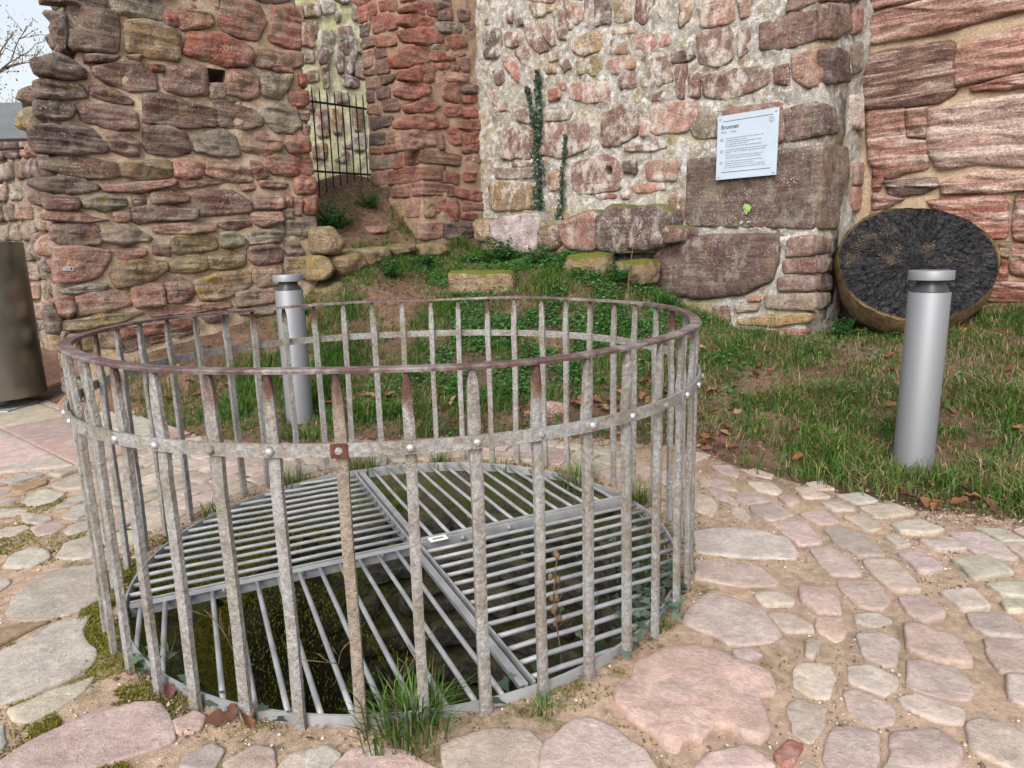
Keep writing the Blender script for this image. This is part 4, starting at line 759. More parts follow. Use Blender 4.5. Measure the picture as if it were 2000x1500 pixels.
GC, GR, GZ = np.array([-.452, 2.835]), 1.15, .024
GRATE = empty('well_grate', (GC[0], GC[1], 0), 'galvanised round bar grate of four quadrants covering the well mouth', 'grate')
mb = MB(); mb.ring((GC[0], GC[1], GZ), [(GR - .008, -.05), (GR, -.05), (GR, .008), (GR - .008, .008)], 160); mb.build('rim', M['galv'], GRATE, autos=35)
ex = np.array([math.cos(math.radians(25.6)), math.sin(math.radians(25.6)), 0]); ey = np.array([-ex[1], ex[0], 0])
G3 = np.array([GC[0], GC[1], GZ])
for sgn, off in ((-1, .016), (1, -.016)):
    for (e, f) in ((ex, ey), (ey, ex)):
        L = GR - .02
        for lane in (-1, 1):
            mb = MB(); mb.box(G3 + e * sgn * (L / 2 + .004) + f * lane * .013 + ZV * -.018, L - .012, .008, .054, e, f, ZV); mb.build('beam', M['galv'], GRATE, bevel=.0015)
        mb = MB(); mb.box(G3 + e * sgn * (L / 2 + .004) + f * (.026 * (1 if sgn > 0 else -1)) + ZV * .004, L - .02, .020, .006, e, f, ZV); mb.build('flange', M['galv'], GRATE, bevel=.001)
SP = .083
def gbar(o, e, l0, l1):
    mb = MB(); n = 6; pts = [G3 + o + e * (l0 + (l1 - l0) * k / n) + ZV * (-.004 + .0015 * math.sin(k * 2 + l1 * 9)) for k in range(n + 1)]
    mb.tube(pts, .0092, 8); mb.build('grate_bar', M['galv'], GRATE, smooth=True)
for k in range(1, 14):
    dlt = k * SP + .012
    if dlt > GR - .05: break
    L = math.sqrt((GR - .008) ** 2 - dlt ** 2)
    if L < .1: continue
    gbar(ey * dlt, ex, -L, -.022)        # far left quadrant
    gbar(-ey * dlt, ex, .022, L)         # near right quadrant
    gbar(-ex * dlt, ey, -L, -.022)       # near left quadrant
    gbar(ex * dlt, ey, .022, L)          # far right quadrant
for (e, f, q) in ((ex, ey, .22), (ex, ey, .46), (ex, ey, .9), (-ex, ey, .16), (-ex, ey, .5), (-ex, ey, .8)):
    mb = MB(); c = G3 + e * q - f * .018 + ZV * -.012; mb.tube([c, c - f * .010], .012, 6); mb.tube([c - f * .010, c - f * .02], .007, 8); mb.build('bolt', M['bolt'], GRATE)
mb = MB(); mb.box(G3 + ex * .10 - ey * .022 + ZV * .012, .085, .05, .002, ex, ey, ZV); ST = mb.build('sticker', M['tagw'], GRATE)
mb = MB(); mb.box(G3 + ex * .10 - ey * .022 + ZV * .0135, .05, .012, .0008, ex, ey, ZV); mb.build('printed_line', M['ink'], ST)

# ------------------------------------------------------------------ iron gate
GT = empty('iron_gate', GE_PT - a_ * .45 + ZV * 2.0, 'black wrought iron gate of thin spiked bars between wall and pier', 'gate')
GP = lambda u, z: GE_PT + a_ * u + ZV * z
for k in range(9):
    u = -.06 - k * .098; z0 = 2.12 - .012 * k + RNG.uniform(-.1, .05); z1 = 3.225 + RNG.uniform(-.01, .012)
    mb = MB(); mb.tube([GP(u, z0 - .3), GP(u, (z0 + z1) / 2) + nA * .004, GP(u, z1 - .06), GP(u, z1)], [.0085, .0085, .008, .002], 6); mb.build('bar', M['black'], GT)
for z in (3.06, 2.27):
    mb = MB(); mb.box(GP(-.43, z), 1.05, .012, .024, a_, nA, ZV); mb.build('rail', M['black'], GT)

# ------------------------------------------------------------------ bollards
def bollard(x, y, label):
    z = float(gz([[x, y]])[0]) - .02; h = 1.125
    B = empty('bollard_light', (x, y, z), label, 'bollard', 'bollard lights beside the paving')
    mb = MB(); mb.lathe((x, y, z), [(.1015, -.15), (.1015, h - .118), (.1, h - .115), (.094, h - .114)], 64); mb.build('post', M['bollard'], B, autos=35)
    mb = MB(); mb.lathe((x, y, z), [(.094, h - .116), (.094, h - .108), (.070, h - .072), (.070, h - .046)], 64); mb.build('neck', M['neck'], B, autos=35)
    mb = MB(); mb.lathe((x, y, z), [(.068, h - .05), (.107, h - .050), (.109, h - .048), (.109, h - .003), (.107, h)], 64); mb.build('cap', M['bollard'], B, autos=35)
bollard(-1.652, 5.09, 'grey cylindrical bollard light standing behind the round well railing')
bollard(2.262, 3.65, 'grey cylindrical bollard light standing on the grass before the tree slice')

# ------------------------------------------------------------------ tree slice
LC, LN, LR = np.array([3.405, 5.73, 1.132]), np.array([-.262, -.7198, .6428]), .594
LOG = empty('tree_slice', LC, 'huge blackened round tree slice with brown bark leaning on the wall', 'log slice')
l1 = np.cross(ZV, LN); l1 /= np.linalg.norm(l1); l2 = np.cross(LN, l1)
nt = 120; th = np.linspace(0, 2 * np.pi, nt, endpoint=False)
orad = LR * (1 + .022 * np.sin(3 * th + 1) + .012 * np.sin(7 * th) + .03 * fbm(np.column_stack([np.cos(th) * 4, np.sin(th) * 4, th * 0]), 1, 3))
V = []
fr = [1, .985, .93, .85, .75, .64, .53, .42, .31, .2, .1]
for q in fr:
    for k in range(nt): V.append(LC + orad[k] * q * (l1 * math.cos(th[k]) + l2 * math.sin(th[k])) + LN * (-.006 if q == 1 else 0))
V.append(LC); V = np.array(V)
ang = np.concatenate([np.tile(th, len(fr)), [0]]); rad = np.concatenate([np.repeat(fr, nt), [0]])
V += LN * (.004 * fbm(V, 14, 3) - .012 * np.clip(np.abs(fbm(np.column_stack([np.cos(ang) * 6, np.sin(ang) * 6, rad * .6]), 1.5, 2)) * -9 + .5, 0, 1) * (rad > .12))[:, None]
F = [(i * nt + k, (i) * nt + (k + 1) % nt, (i + 1) * nt + (k + 1) % nt, (i + 1) * nt + k) for i in range(len(fr) - 1) for k in range(nt)]
F += [((len(fr) - 1) * nt + k, (len(fr) - 1) * nt + (k + 1) % nt, len(V) - 1) for k in range(nt)]
def mat_cut():
    t = NT('blackened_wood'); oc = t.n('ShaderNodeTexCoord').outputs['Object']
    # rings round the pith, radial cracks
    dn = t.n('ShaderNodeVectorMath'); dn.operation = 'LENGTH'; t.l(oc, dn.inputs[0])
    wv = t.math('SINE', t.math('ADD', t.math('MULTIPLY', dn.outputs['Value'], 330), t.math('MULTIPLY', t.noise(6, 4, .6), 16)))
    n1 = t.noise(3.5, 8, .7); n2 = t.noise(30, 7, .7)
    nrm = t.n('ShaderNodeVectorMath'); nrm.operation = 'NORMALIZE'; t.l(oc, nrm.inputs[0])
    rad_ = t.noise(9, 5, .7, nrm.outputs[0])
    col = t.mix(t.ramp(n2, .35, .7), (.010, .010, .011), (.038, .038, .040))
    col = t.mix(t.ramp(rad_, .52, .62, 0, .6), col, (.012, .012, .013))
    d1 = t.n('ShaderNodeVectorMath'); d1.operation = 'DOT_PRODUCT'; t.l(nrm.outputs[0], d1.inputs[0]); d1.inputs[1].default_value = tuple(l1)
    d2 = t.n('ShaderNodeVectorMath'); d2.operation = 'DOT_PRODUCT'; t.l(nrm.outputs[0], d2.inputs[0]); d2.inputs[1].default_value = tuple(l2)
    cx = t.n('ShaderNodeCombineXYZ'); t.l(d1.outputs['Value'], cx.inputs[0]); t.l(d2.outputs['Value'], cx.inputs[1]); t.l(t.math('MULTIPLY', dn.outputs['Value'], .9), cx.inputs[2])
    ck = t.noise(5.5, 3, .6, cx.outputs[0]); crack = t.ramp(t.math('ABSOLUTE', t.math('SUBTRACT', ck, .5)), .016, .003)
    rs = t.noise(16, 4, .7, cx.outputs[0]); col = t.scale(col, t.ramp(rs, .3, .7, .55, 1.55))
    col = t.mix(t.ramp(n1, .54, .68, 0, .7), col, t.mix(rs, (.14, .095, .05), (.05, .04, .03)))
    col = t.mix(crack, col, (.004, .004, .004))
    col = t.scale(col, t.ramp(wv, -1, 1, .85, 1.12))
    edge = t.ramp(dn.outputs['Value'], .575, .61); col = t.mix(edge, col, (.16, .11, .055))
    v = t.vor(60); col = t.mix(t.math('MULTIPLY', t.ramp(v.outputs['Distance'], .2, .1), t.ramp(n1, .5, .6)), col, (.4, .38, .33))
    t.bump(t.math('ADD', t.math('MULTIPLY', wv, .12), t.math('ADD', n2, t.math('SUBTRACT', t.math('MULTIPLY', rs, .8), t.math('MULTIPLY', crack, 1.5)))), .8, .014)
    t.b.inputs['Specular IOR Level'].default_value = .08
    return t.fin(col, .9)
mesh_obj('cut_face', V, F, mat_cut(), LOG, True, LC)
V = []
for dpt, s_ in ((.002, 1.0), (-.012, 1.006), (-.09, 1.02), (-.18, 1.02), (-.27, 1.0), (-.28, .9)):
    for k in range(nt): V.append(LC + orad[k] * s_ * (l1 * math.cos(th[k]) + l2 * math.sin(th[k])) + LN * dpt)
V = np.array(V); V += ((V - LC) / np.linalg.norm(V - LC, axis=1)[:, None]) * (.014 * fbm(V * np.array([1, 1, 1]), 16, 3))[:, None]
F = [(i * nt + k, (i + 1) * nt + k, (i + 1) * nt + (k + 1) % nt, i * nt + (k + 1) % nt) for i in range(5) for k in range(nt)]; F.append(tuple(5 * nt + k for k in range(nt))[::-1])
t = NT('oak_bark'); n1 = t.noise(5, 8, .7, t.vec(t.pos, (4, 4, 2))); n2 = t.noise(40, 6, .7)
col = t.mix(t.ramp(n1, .4, .62), (.20, .135, .065), (.10, .065, .035)); col = t.mix(t.ramp(t.noise(4, 6, .7), .5, .65, 0, .7), col, (.27, .20, .09)); t.bump(t.math('ADD', n1, n2), 1., .025)
mesh_obj('bark', V, F, t.fin(col, .9), LOG, True, LC)

# ------------------------------------------------------------------ information plaque
PQ = empty('information_plaque', C_PT + b_ * 3.53 + ZV * 2.16 + nB * .07, 'white square information plaque headed Brunnen screwed to the corner blocks', 'sign')
PO = C_PT + nB * .068
pp = lambda u, v, h=0: PO + b_ * u + ZV * v + nB * h
u0, u1, v0, v1 = 3.247, 3.812, 1.885, 2.440
mb = MB(); mb.box(pp((u0 + u1) / 2, (v0 + v1) / 2), u1 - u0, .012, v1 - v0, b_, nB, ZV); PANEL = mb.build('panel', M['white'], PQ, bevel=.002)
for (u, v) in ((u0 + .025, v0 + .025), (u1 - .025, v0 + .025), (u0 + .025, v1 - .025), (u1 - .025, v1 - .025)):
    mb = MB(); mb.tube([pp(u, v, -.06), pp(u, v, .010)], .011, 12); mb.tube([pp(u, v, .010), pp(u, v, .0135)], [.009, .006], 12); mb.build('screw', M['bolt'], PQ)
for v in (v0 + .062, v1 - .052):
    mb = MB(); mb.box(pp((u0 + u1) / 2, v, .0066), u1 - u0 - .10, .0008, .006, b_, nB, ZV); mb.build('printed_line', M['ink'], PANEL)
def text(s, u, v, size, bold=0., parent=PANEL, width=None):
    c = bpy.data.curves.new('lettering', 'FONT'); c.body = s; c.size = size; c.extrude = .0003; c.offset = bold; c.resolution_u = 2
    tmp = bpy.data.objects.new('lettering', c); me = bpy.data.meshes.new_from_object(tmp); bpy.data.objects.remove(tmp); bpy.data.curves.remove(c)
    n = len(me.vertices); co = np.empty(n * 3); me.vertices.foreach_get('co', co); co = co.reshape(-1, 3)
    if width: co[:, 0] *= min(1.0, width / max(co[:, 0].max(), 1e-4))
    W = pp(u, v, .0068) + co[:, :1] * b_ + co[:, 1:2] * ZV + co[:, 2:3] * nB - WLp(u, v)
    me.vertices.foreach_set('co', W.ravel()); me.update(); me.materials.append(M['ink'])
    o = bpy.data.objects.new('lettering', me); o.location = Vector(WLp(u, v)); return link(o, parent)
WLp = lambda u, v: pp(u, v, .0068)
text('Brunnen', u0 + .035, v1 - .118, .050, .0016)
text('Well  -  Puits', u0 + .035, v1 - .155, .028)
def circle(u, v, r, ch, size):
    mb = MB(); n = 28
    for k in range(n):
        a = 2 * math.pi * k / n
        for q in (r, r - .0035): mb.V.append(tuple(pp(u + q * math.cos(a), v + q * math.sin(a), .0068)))
    for k in range(n): e = (k + 1) % n; mb.F.append((2 * k, 2 * e, 2 * e + 1, 2 * k + 1))
    mb.build('printed_circle', M['ink'], PANEL); text(ch, u - size * .28, v - size * .34, size)
circle(u1 - .062, v1 - .092, .024, '2', .040)
PAR = [('D', ['Die Brunnenquelle des Brunnens ist unbekannt. Der', 'runde Durchmesser ist 2,8 m.', 'Die Tiefe des Brunnens betrug einst 80 m. Heute', 'die Wassertiefe ist 45 m tief.', 'In der Brunnen wird zu tief was zu sehen braucht.']),
       ('E', ['It is unknown when exactly the well was built. Its interior', 'diameter is 2.8 m. The highest water level is at a depth', 'of 45 m.', 'The water level of the well must not be deeper; it is', 'because of the rock and the ring of the well shaft.']),
       ('F', ['La date de la construction de ce puits est inconnue.', 'Le diametre interieur est de 2,8 metres.', 'La hauteur de l\'eau de 45 m est a 45 m de profondeur.', 'Ce ne sont que quelques eaux qui coulent vers la roche.'])]
vv_ = v1 - .205
for ch, lines in PAR:
    circle(u0 + .048, vv_ + .006 - .012, .014, ch, .018)
    for s_ in lines:
        text(s_, u0 + .085, vv_, .0168, width=.42); vv_ -= .0180
    vv_ -= .010

# ------------------------------------------------------------------ steel bin, wall plate, panel at the left edge
bx, by = -4.72, 6.08
BIN = empty('steel_bin', (bx, by, 0), 'tall brushed stainless steel cylinder bin beside the wall end', 'bin')
mb = MB(); mb.lathe((bx, by, 0), [(.36, .10), (.37, .10), (.372, .11), (.372, 1.46), (.368, 1.472), (.30, 1.476), (.02, 1.478)], 72); mb.build('body', M['brushed'], BIN, autos=35)
mb = MB(); mb.tube([(bx, by, -.05), (bx, by, .12)], .09, 24); mb.build('pedestal', M['galv'], BIN, autos=35)
mb = MB(); mb.box((bx + .10, by - .12, .012), .42, .42, .022); mb.build('foot_plate', M['galv'], BIN, bevel=.003)
ca = math.radians(-62)
mb = MB(); er = np.array([math.cos(ca), math.sin(ca), 0]); et = np.array([-er[1], er[0], 0])
mb.box(np.array([bx, by, .42]) + er * .3735, .09, .002, .06, et, er, ZV); mb.build('sticker', M['tagw'], BIN)
mb = MB(); mb.box((bx + .10, by - .1, 1.50), .06, .05, .05); mb.build('lid_catch', M['tagw'], BIN, bevel=.004)
q = PLATE
mb = MB(); mb.box(C_PT + a_ * q[0] + ZV * q[1] + nA * .066, .075, .006, .034, a_, nA, ZV); PL_ = mb.build('survey_plate', M['bolt'], None, bevel=.002)
tag(PL_, 'tiny bright metal plate fixed low on the rubble wall near its broken end', 'plate')
mb = MB(); mb.tube([C_PT + a_ * (q[0] + .018) + ZV * q[1] + nA * .066, C_PT + a_ * (q[0] + .018) + ZV * q[1] + nA * .073], .008, 10); mb.build('screw', M['black'], PL_)
px_, py_, pz_ = GPANEL
o = empty('grey_panel', (px_, py_, pz_), 'dark grey metal box cut off by the picture edge beside the wall end', 'metal box')
mb = MB(); mb.box((px_, py_, pz_), .62, .18, .36); mb.build('housing', M['gmetal'], o, bevel=.008)
mb = MB(); mb.box((px_ - .1, py_ + .45, pz_), .08, .8, .08); mb.build('bracket', M['gmetal'], o, bevel=.006)
mb = MB(); mb.tube([(px_ - .5, py_ - .1, pz_ - .30), (px_ + .30, py_ - .1, pz_ - .27)], .014, 8); mb.build('rail', M['black'], o)

# ------------------------------------------------------------------ loose stones
def boulder(name, c, sx, sy, sz, m, tone, label=None, cat='rock', parent=None, rot=0., group=None, sq=.5, rough=.10):
    bm = bmesh.new(); bmesh.ops.create_icosphere(bm, subdivisions=4, radius=1); V = np.array([v.co for v in bm.verts]); F = [tuple(v.index for v in f.verts) for f in bm.faces]; bm.free()
    mx = np.abs(V).max(1, keepdims=True); V = V * (1 - sq) + V / mx * sq * .92
    sd_ = RNG.random(3) * 20
    V = V * (1 + rough * 2 * fbm(V + sd_, 1.6, 4)[:, None] + rough * .5 * fbm(V + sd_, 6, 3)[:, None])
    V = V * np.array([sx, sy, sz]); cr_, sr_ = math.cos(rot), math.sin(rot)
    V = np.column_stack([V[:, 0] * cr_ - V[:, 1] * sr_, V[:, 0] * sr_ + V[:, 1] * cr_, V[:, 2]]) + np.array(c)
    o = mesh_obj(name, V, F, m, parent, True); o.color = (*TONE[tone], ALPHA.get(tone, .2))
    if label: tag(o, label, cat, group)
    return o
boulder('pink_rock', (.30, 4.88, .13), .095, .07, .065, M['rock'], 'w', 'small pale pink rock lying in dead leaves behind the railing', rot=.3, sq=.35).color = (.46, .28, .25, 0)
boulder('mossy_block', (-.27, 6.80, .99), .36, .15, .13, M['mossy'], 't', 'long flat squared stone block with mossy end lying on the bank', 'stone block', rot=-.10, sq=.85, rough=.05)
boulder('mossy_block', (.80, 6.75, 1.12), .24, .16, .14, M['mossy'], 'y', 'thickly mossed block just below the middle of the ledge', 'stone block', rot=-.5, sq=.7)
boulder('mossy_block', (1.24, 6.62, 1.06), .20, .16, .13, M['mossy'], 't', 'mossy topped block in the dark gap beside the big black corner stone', 'stone block', rot=-.8, sq=.75)

# ------------------------------------------------------------------ vegetation
def tri_mesh(name, V, F, m, tint, parent=None, origin=None):
    tint = np.column_stack([tint, np.ones(len(tint))]); return mesh_obj(name, V, F, m, parent, True, origin, {'tint': tint})
def blades(P, L, w, az, bend, tint, lean=None):
    """tapered curved blades; P (n,3), returns V,F,tint"""
    n = len(P); d = np.column_stack([np.cos(az), np.sin(az), np.zeros(n)]); s = np.column_stack([-d[:, 1], d[:, 0], np.zeros(n)])
    w = w[:, None]; L = L[:, None]; b = bend[:, None]
    zc = np.sqrt(np.clip(1 - (b * .9) ** 2, .05, 1))
    p1 = P + ZV * L * .5 * zc ** .4 + d * L * .16 * b; p2 = P + ZV * L * (.35 + .5 * zc - .1 * b) + d * L * .85 * b
    V = np.stack([P - s * w, P + s * w, p1 - s * w * .8, p1 + s * w * .8, p2], 1).reshape(-1, 3)
    k = np.arange(n)[:, None] * 5
    F = np.concatenate([k + np.array([[0, 1, 3]]), k + np.array([[0, 3, 2]]), k + np.array([[2, 3, 4]])]).astype(np.int32)
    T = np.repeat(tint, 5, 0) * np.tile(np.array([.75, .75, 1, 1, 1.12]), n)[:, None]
    return V, F, T
def leaves(P, N, D, L, w, tint, fold=.25, lobes=False):
    """small leaves: P base, N up normal, D direction"""
    n = len(P); D = D / np.linalg.norm(D, axis=1)[:, None]; S = np.cross(N, D); S /= np.maximum(np.linalg.norm(S, axis=1)[:, None], 1e-6); U = np.cross(D, S)
    L = L[:, None]; w = w[:, None]
    prof = [(0, 0, 0), (.28, .9, fold), (.62, .75, fold * .8), (1, 0, -.15), (.62, -.75, fold * .8), (.28, -.9, fold), (.45, 0, 0)]
    if lobes: prof = [(0, 0, 0), (-.12, .75, fold), (.32, .95, fold), (.45, .5, fold * .4), (1.05, 0, -.12), (.45, -.5, fold * .4), (.32, -.95, fold), (-.12, -.75, fold), (.3, 0, 0)]
    m = len(prof)
    V = np.stack([P + D * L * a + S * w * b + U * w * c for a, b, c in prof], 1).reshape(-1, 3)
    k = np.arange(n)[:, None] * m; c = m - 1
    F = np.concatenate([k + np.array([[c, i, (i + 1) % c]]) for i in range(c)]).astype(np.int32)
    return V, F, np.repeat(tint, m, 0)
def open_lawn(P):
    q = np.column_stack([P, np.zeros(len(P))]); ok = lawn_mask(P) > -.04
    ok &= ((q - C_PT) @ nA > .05) | ((q - C_PT) @ a_ > -.0) | (((q - C_PT) @ a_ > -2.25) & ((q - C_PT) @ a_ < -.95) & ((q - C_PT) @ nA > -2.4))
    ub = (q - C_PT) @ b_; ok &= ((q - C_PT) @ nB > .32) | ((ub > 2.7) & ((q - C_PT) @ nB > .14)) | (ub > 4.18) | (ub < -.02)
    ok &= (ub < 4.18) | ((q - D_PT) @ nB > .08)
    return ok
def scatter(n, x0, x1, y0, y1): return np.column_stack([RNG.uniform(x0, x1, n), RNG.uniform(y0, y1, n)])
def blob(P, c, r): return np.exp(-(((P - np.array(c)) / np.array(r)) ** 2).sum(1))
def bare(P):
    return np.clip(1.25 * blob(P, (-2.95, 6.05), (.75, .5)) + 1.2 * blob(P, (-2.3, 6.6), (.5, .3)) + 1.25 * blob(P, (-1.12, 6.75), (.38, .55)) + .9 * blob(P, (-1.0, 5.9), (.22, .4)) + .9 * blob(P, (.5, 4.85), (.9, .22)) + .7 * blob(P, (-.6, 4.85), (.7, .14)) + .8 * blob(P, (1.35, 4.35), (.3, .4)) + 1.2 * blob(P, (-1.8, 7.9), (.5, .6)) + 1.2 * blob(P, (-2.0, 8.6), (.7, .5)), 0, 1)
def herb(P):
    return np.clip(1.3 * blob(P, (.4, 6.1), (.75, .9)) + 1. * blob(P, (-.15, 7.7), (.7, .6)) + .8 * blob(P, (1.3, 5.9), (.5, .6)) + .9 * blob(P, (-.3, 5.6), (.6, .5)), 0, 1)
def lift(P, dz=0.): return np.column_stack([P, gz(P) + dz])

P = scatter(640000, -4.4, 5.0, 2.7, 8.9); P = P[open_lawn(P)]
lm = lawn_mask(P); q3 = np.column_stack([P, np.zeros(len(P))])
cl = fbm(q3, 3.2, 4); edge_ = np.clip((lm + .02) / .30, 0, 1)
dens = np.clip(.75 + 1.5 * cl, .12, 1) * (1 - .96 * bare(P)) * (.10 + .90 * edge_) * (1 - .5 * herb(P))
dens *= np.where((P[:, 0] > 1.0) & (fbm(q3 + 31, 1.5, 3) > .13), .35, 1.)
keep = RNG.random(len(P)) < dens; P = P[keep]; cl = cl[keep]
n = len(P); print('blades', n)
dry = np.clip(.10 + .36 * np.clip((P[:, 0] - .9) / 1.2, 0, 1) + .6 * fbm(np.column_stack([P, np.ones(n)]), 1.7, 3), .04, .72)
isdry = RNG.random(n) < dry
g = np.array([.045, .135, .020]) * RNG.uniform(.45, 1.5, (n, 1)) + RNG.uniform(0, 1, (n, 1)) * np.array([.045, .035, .004])
st = np.array([.33, .265, .13]) * RNG.uniform(.55, 1.25, (n, 1))
tint = np.where(isdry[:, None], st, g)
Lb = RNG.uniform(.038, .115, n) * (.8 + 1.7 * np.clip(cl + .08, 0, .6)) * np.where(isdry, 1.1, 1)
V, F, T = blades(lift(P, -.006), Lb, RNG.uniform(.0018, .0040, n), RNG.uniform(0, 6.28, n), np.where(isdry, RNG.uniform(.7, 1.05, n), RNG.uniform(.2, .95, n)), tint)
P2 = scatter(9000, .9, 4.8, 3.0, 6.6); P2 = P2[open_lawn(P2) & (lawn_mask(P2) > .08)]; P2 = P2[RNG.random(len(P2)) < np.clip(.25 + 1.5 * fbm(np.column_stack([P2, np.ones(len(P2))]), 1.7, 3), 0, 1)]; m = len(P2)
V2, F2, T2 = blades(lift(P2, .012), RNG.uniform(.10, .26, m), RNG.uniform(.0009, .0018, m), RNG.uniform(0, 6.28, m), RNG.uniform(.9, 1.08, m), np.array([.40, .33, .19]) * RNG.uniform(.6, 1.2, (m, 1)))
F = np.vstack([F, F2 + len(V)]); V = np.vstack([V, V2]); T = np.vstack([T, T2])
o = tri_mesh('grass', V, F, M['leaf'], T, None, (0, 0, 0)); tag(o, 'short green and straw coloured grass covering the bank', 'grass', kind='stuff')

P = scatter(260000, -2.2, 3.2, 4.5, 8.9); P = P[open_lawn(P)]
h_ = herb(P) + .13 * (fbm(np.column_stack([P, np.zeros(len(P))]), 2.4, 3) > .12); cl = fbm(np.column_stack([P, np.zeros(len(P))]), 4.5, 3)
P = P[RNG.random(len(P)) < h_ * np.clip(.45 + 1.6 * cl, 0, 1) * (1 - bare(P)) * .62]; n = len(P); print('herb leaves', n)
az = RNG.uniform(0, 6.28, n); D = np.column_stack([np.cos(az), np.sin(az), RNG.uniform(-.2, .5, n)])
N = np.column_stack([RNG.normal(0, .35, n), RNG.normal(-.25, .35, n), np.ones(n)])
tint = np.array([.040, .135, .034]) * RNG.uniform(.5, 1.7, (n, 1)) + RNG.uniform(0, 1, (n, 1)) * np.array([.02, .03, .004])
V, F, T = leaves(lift(P, 0) + ZV * RNG.uniform(.01, .075, n)[:, None], N, D, RNG.uniform(.018, .040, n), RNG.uniform(.009, .017, n), tint)
o = tri_mesh('ground_cover', V, F, M['leaf'], T, None, (0, 0, 0)); tag(o, 'low leafy green herbs carpeting the middle of the bank', 'ground cover', kind='stuff')

# moss cushions on the rim and in the joints of the left paving
def moss_cover(n0, sel, name, label, L=(.008, .018)):
    P = scatter(n0, -4.2, 1.2, .7, 4.6)
    ar = RNG.uniform(2.2, 4.3, 190000); rr0 = RNG.uniform(.76, 1.5, 190000); P = np.vstack([P, WC + np.column_stack([rr0 * np.cos(ar), rr0 * np.sin(ar)])]); d = np.hypot(*(P - WC).T); a = np.arctan2(P[:, 1] - WC[1], P[:, 0] - WC[0])
    keep = RNG.random(len(P)) < sel(P, d, a); P = P[keep]; n = len(P); d = d[keep]
    i = np.clip(((P[:, 0] - GX0) / RES).astype(int), 0, occ.shape[0] - 1); j = np.clip(((P[:, 1] - GY0) / RES).astype(int), 0, occ.shape[1] - 1)
    ok = (~occ[i, j]) | (d < 1.33); P = P[ok]; d = d[ok]; n = len(P)
    aa = np.mod(np.arctan2(P[:, 1] - WC[1], P[:, 0] - WC[0]), 6.2832); sw = np.exp(-((aa - 3.05) / .55) ** 2)
    z = np.where(d > 1.135, gz(P), -.01 - (1.135 - d) * (.62 / (.62 + .7 * sw)) * 1.1)
    tint = np.array([.16, .165, .018]) * RNG.uniform(.45, 1.35, (n, 1)) + RNG.uniform(0, 1, (n, 1)) * np.array([.05, .035, .0])
    V, F, T = blades(np.column_stack([P, z - .002]), RNG.uniform(*L, n), RNG.uniform(.0016, .003, n), RNG.uniform(0, 6.28, n), RNG.uniform(.3, .9, n), tint)
    o = tri_mesh(name, V, F, M['leaf'], T, None, (0, 0, 0)); tag(o, label, 'moss', kind='stuff'); return n
nz = lambda P, s, k=0.: fbm(np.column_stack([P, np.full(len(P), k)]), s, 4)
print('moss', moss_cover(420000, lambda P, d, a: np.where((d > .98 - .24 * np.exp(-((np.mod(a, 6.2832) - 3.05) / .4) ** 2)) & (d < 1.42), np.clip(1.25 * (d > 1.04) * np.exp(-((np.mod(a, 6.2832) - 3.62) / .45) ** 2) + 1.3 * (d < 1.12) * np.exp(-((np.mod(a, 6.2832) - 3.0) / .34) ** 2) + .4 * (nz(P, 4) > .12) * (d < 1.3) * (d > 1.12), 0, 1) * (nz(P, 6, 3) > -.12 + .5 * (d > 1.3)), .85 * (nz(P, 2.6, 5) > .06) * np.clip((-P[:, 0] - .2) / 1.2, .10, 1)), 'moss', 'bright yellow green moss around the well rim and paving joints'))

def tuft(px, py, n, L, label, dryf=.3, spread=.06, tilt=1.):
    P = np.column_stack([px + spread * np.clip(RNG.normal(0, .8, n), -1.5, 1.5), py + spread * np.clip(RNG.normal(0, .8, n), -1.5, 1.5)]); z = gz(P); d = np.hypot(*(P - WC).T); z = np.where(d < 1.13, -.02, z)
    isd = RNG.random(n) < dryf
    tint = np.where(isd[:, None], np.array([.32, .26, .12]) * RNG.uniform(.6, 1.2, (n, 1)), np.array([.065, .14, .025]) * RNG.uniform(.6, 1.6, (n, 1)))
    az = np.arctan2(P[:, 1] - py, P[:, 0] - px) + RNG.normal(0, .7, n)
    V, F, T = blades(np.column_stack([P, z - .005]), RNG.uniform(.45, 1.1, n) * L, RNG.uniform(.0015, .0032, n), az, np.clip(RNG.uniform(.2, 1.0, n) * tilt, 0, 1.05), tint)
    tag(tri_mesh('grass_tuft', V, F, M['leaf'], T, None, (px, py, 0)), label, 'grass tuft', 'grass tufts round the railing foot')
TUFTS = [((800, 1420), 300, .19, 'large spiky grass tuft at the nearest foot of the railing', .15, .075), ((705, 918), 170, .19, 'straw tipped grass tuft at the far end of the grate beam', .4, .05),
         ((860, 908), 90, .16, 'green grass tuft in the middle of the far grate rim', .15, .04), ((985, 915), 60, .11, 'small leafy grass tuft on the far rim beside the thick tuft', .1, .04),
         ((1130, 945), 240, .18, 'thick tangled grass tuft over the far right part of the grate', .35, .07), ((1243, 985), 130, .18, 'thin grass tuft where the right beam meets the railing', .35, .035),
         ((560, 950), 130, .18, 'pale grass tuft behind the far left quadrant of the grate', .5, .05), ((1060, 1390), 50, .07, 'tiny bright grass tuft at a near bar right of the big tuft', .1, .03),
         ((1285, 1225), 50, .07, 'short yellowish grass tuft by the ivy at the railing', .3, .03), ((300, 1300), 60, .10, 'grass tuft growing among moss on the left rim', .2, .05), ((410, 1000), 60, .08, 'low green grass tuft outside the far left bars', .1, .06)]
TW = [(-0.312, 1.676), (-0.942, 3.967), (-0.46, 4.031), (-0.059, 3.931), (0.363, 3.628), (0.63, 3.3), (-1.314, 3.703), (0.066, 1.726), (0.492, 2.152), (-1.201, 1.996), (-1.598, 3.336)]
for (q, n, L, lb, dr, sp_), w in zip(TUFTS, TW): tuft(w[0], w[1], n, L, lb, dr, sp_)

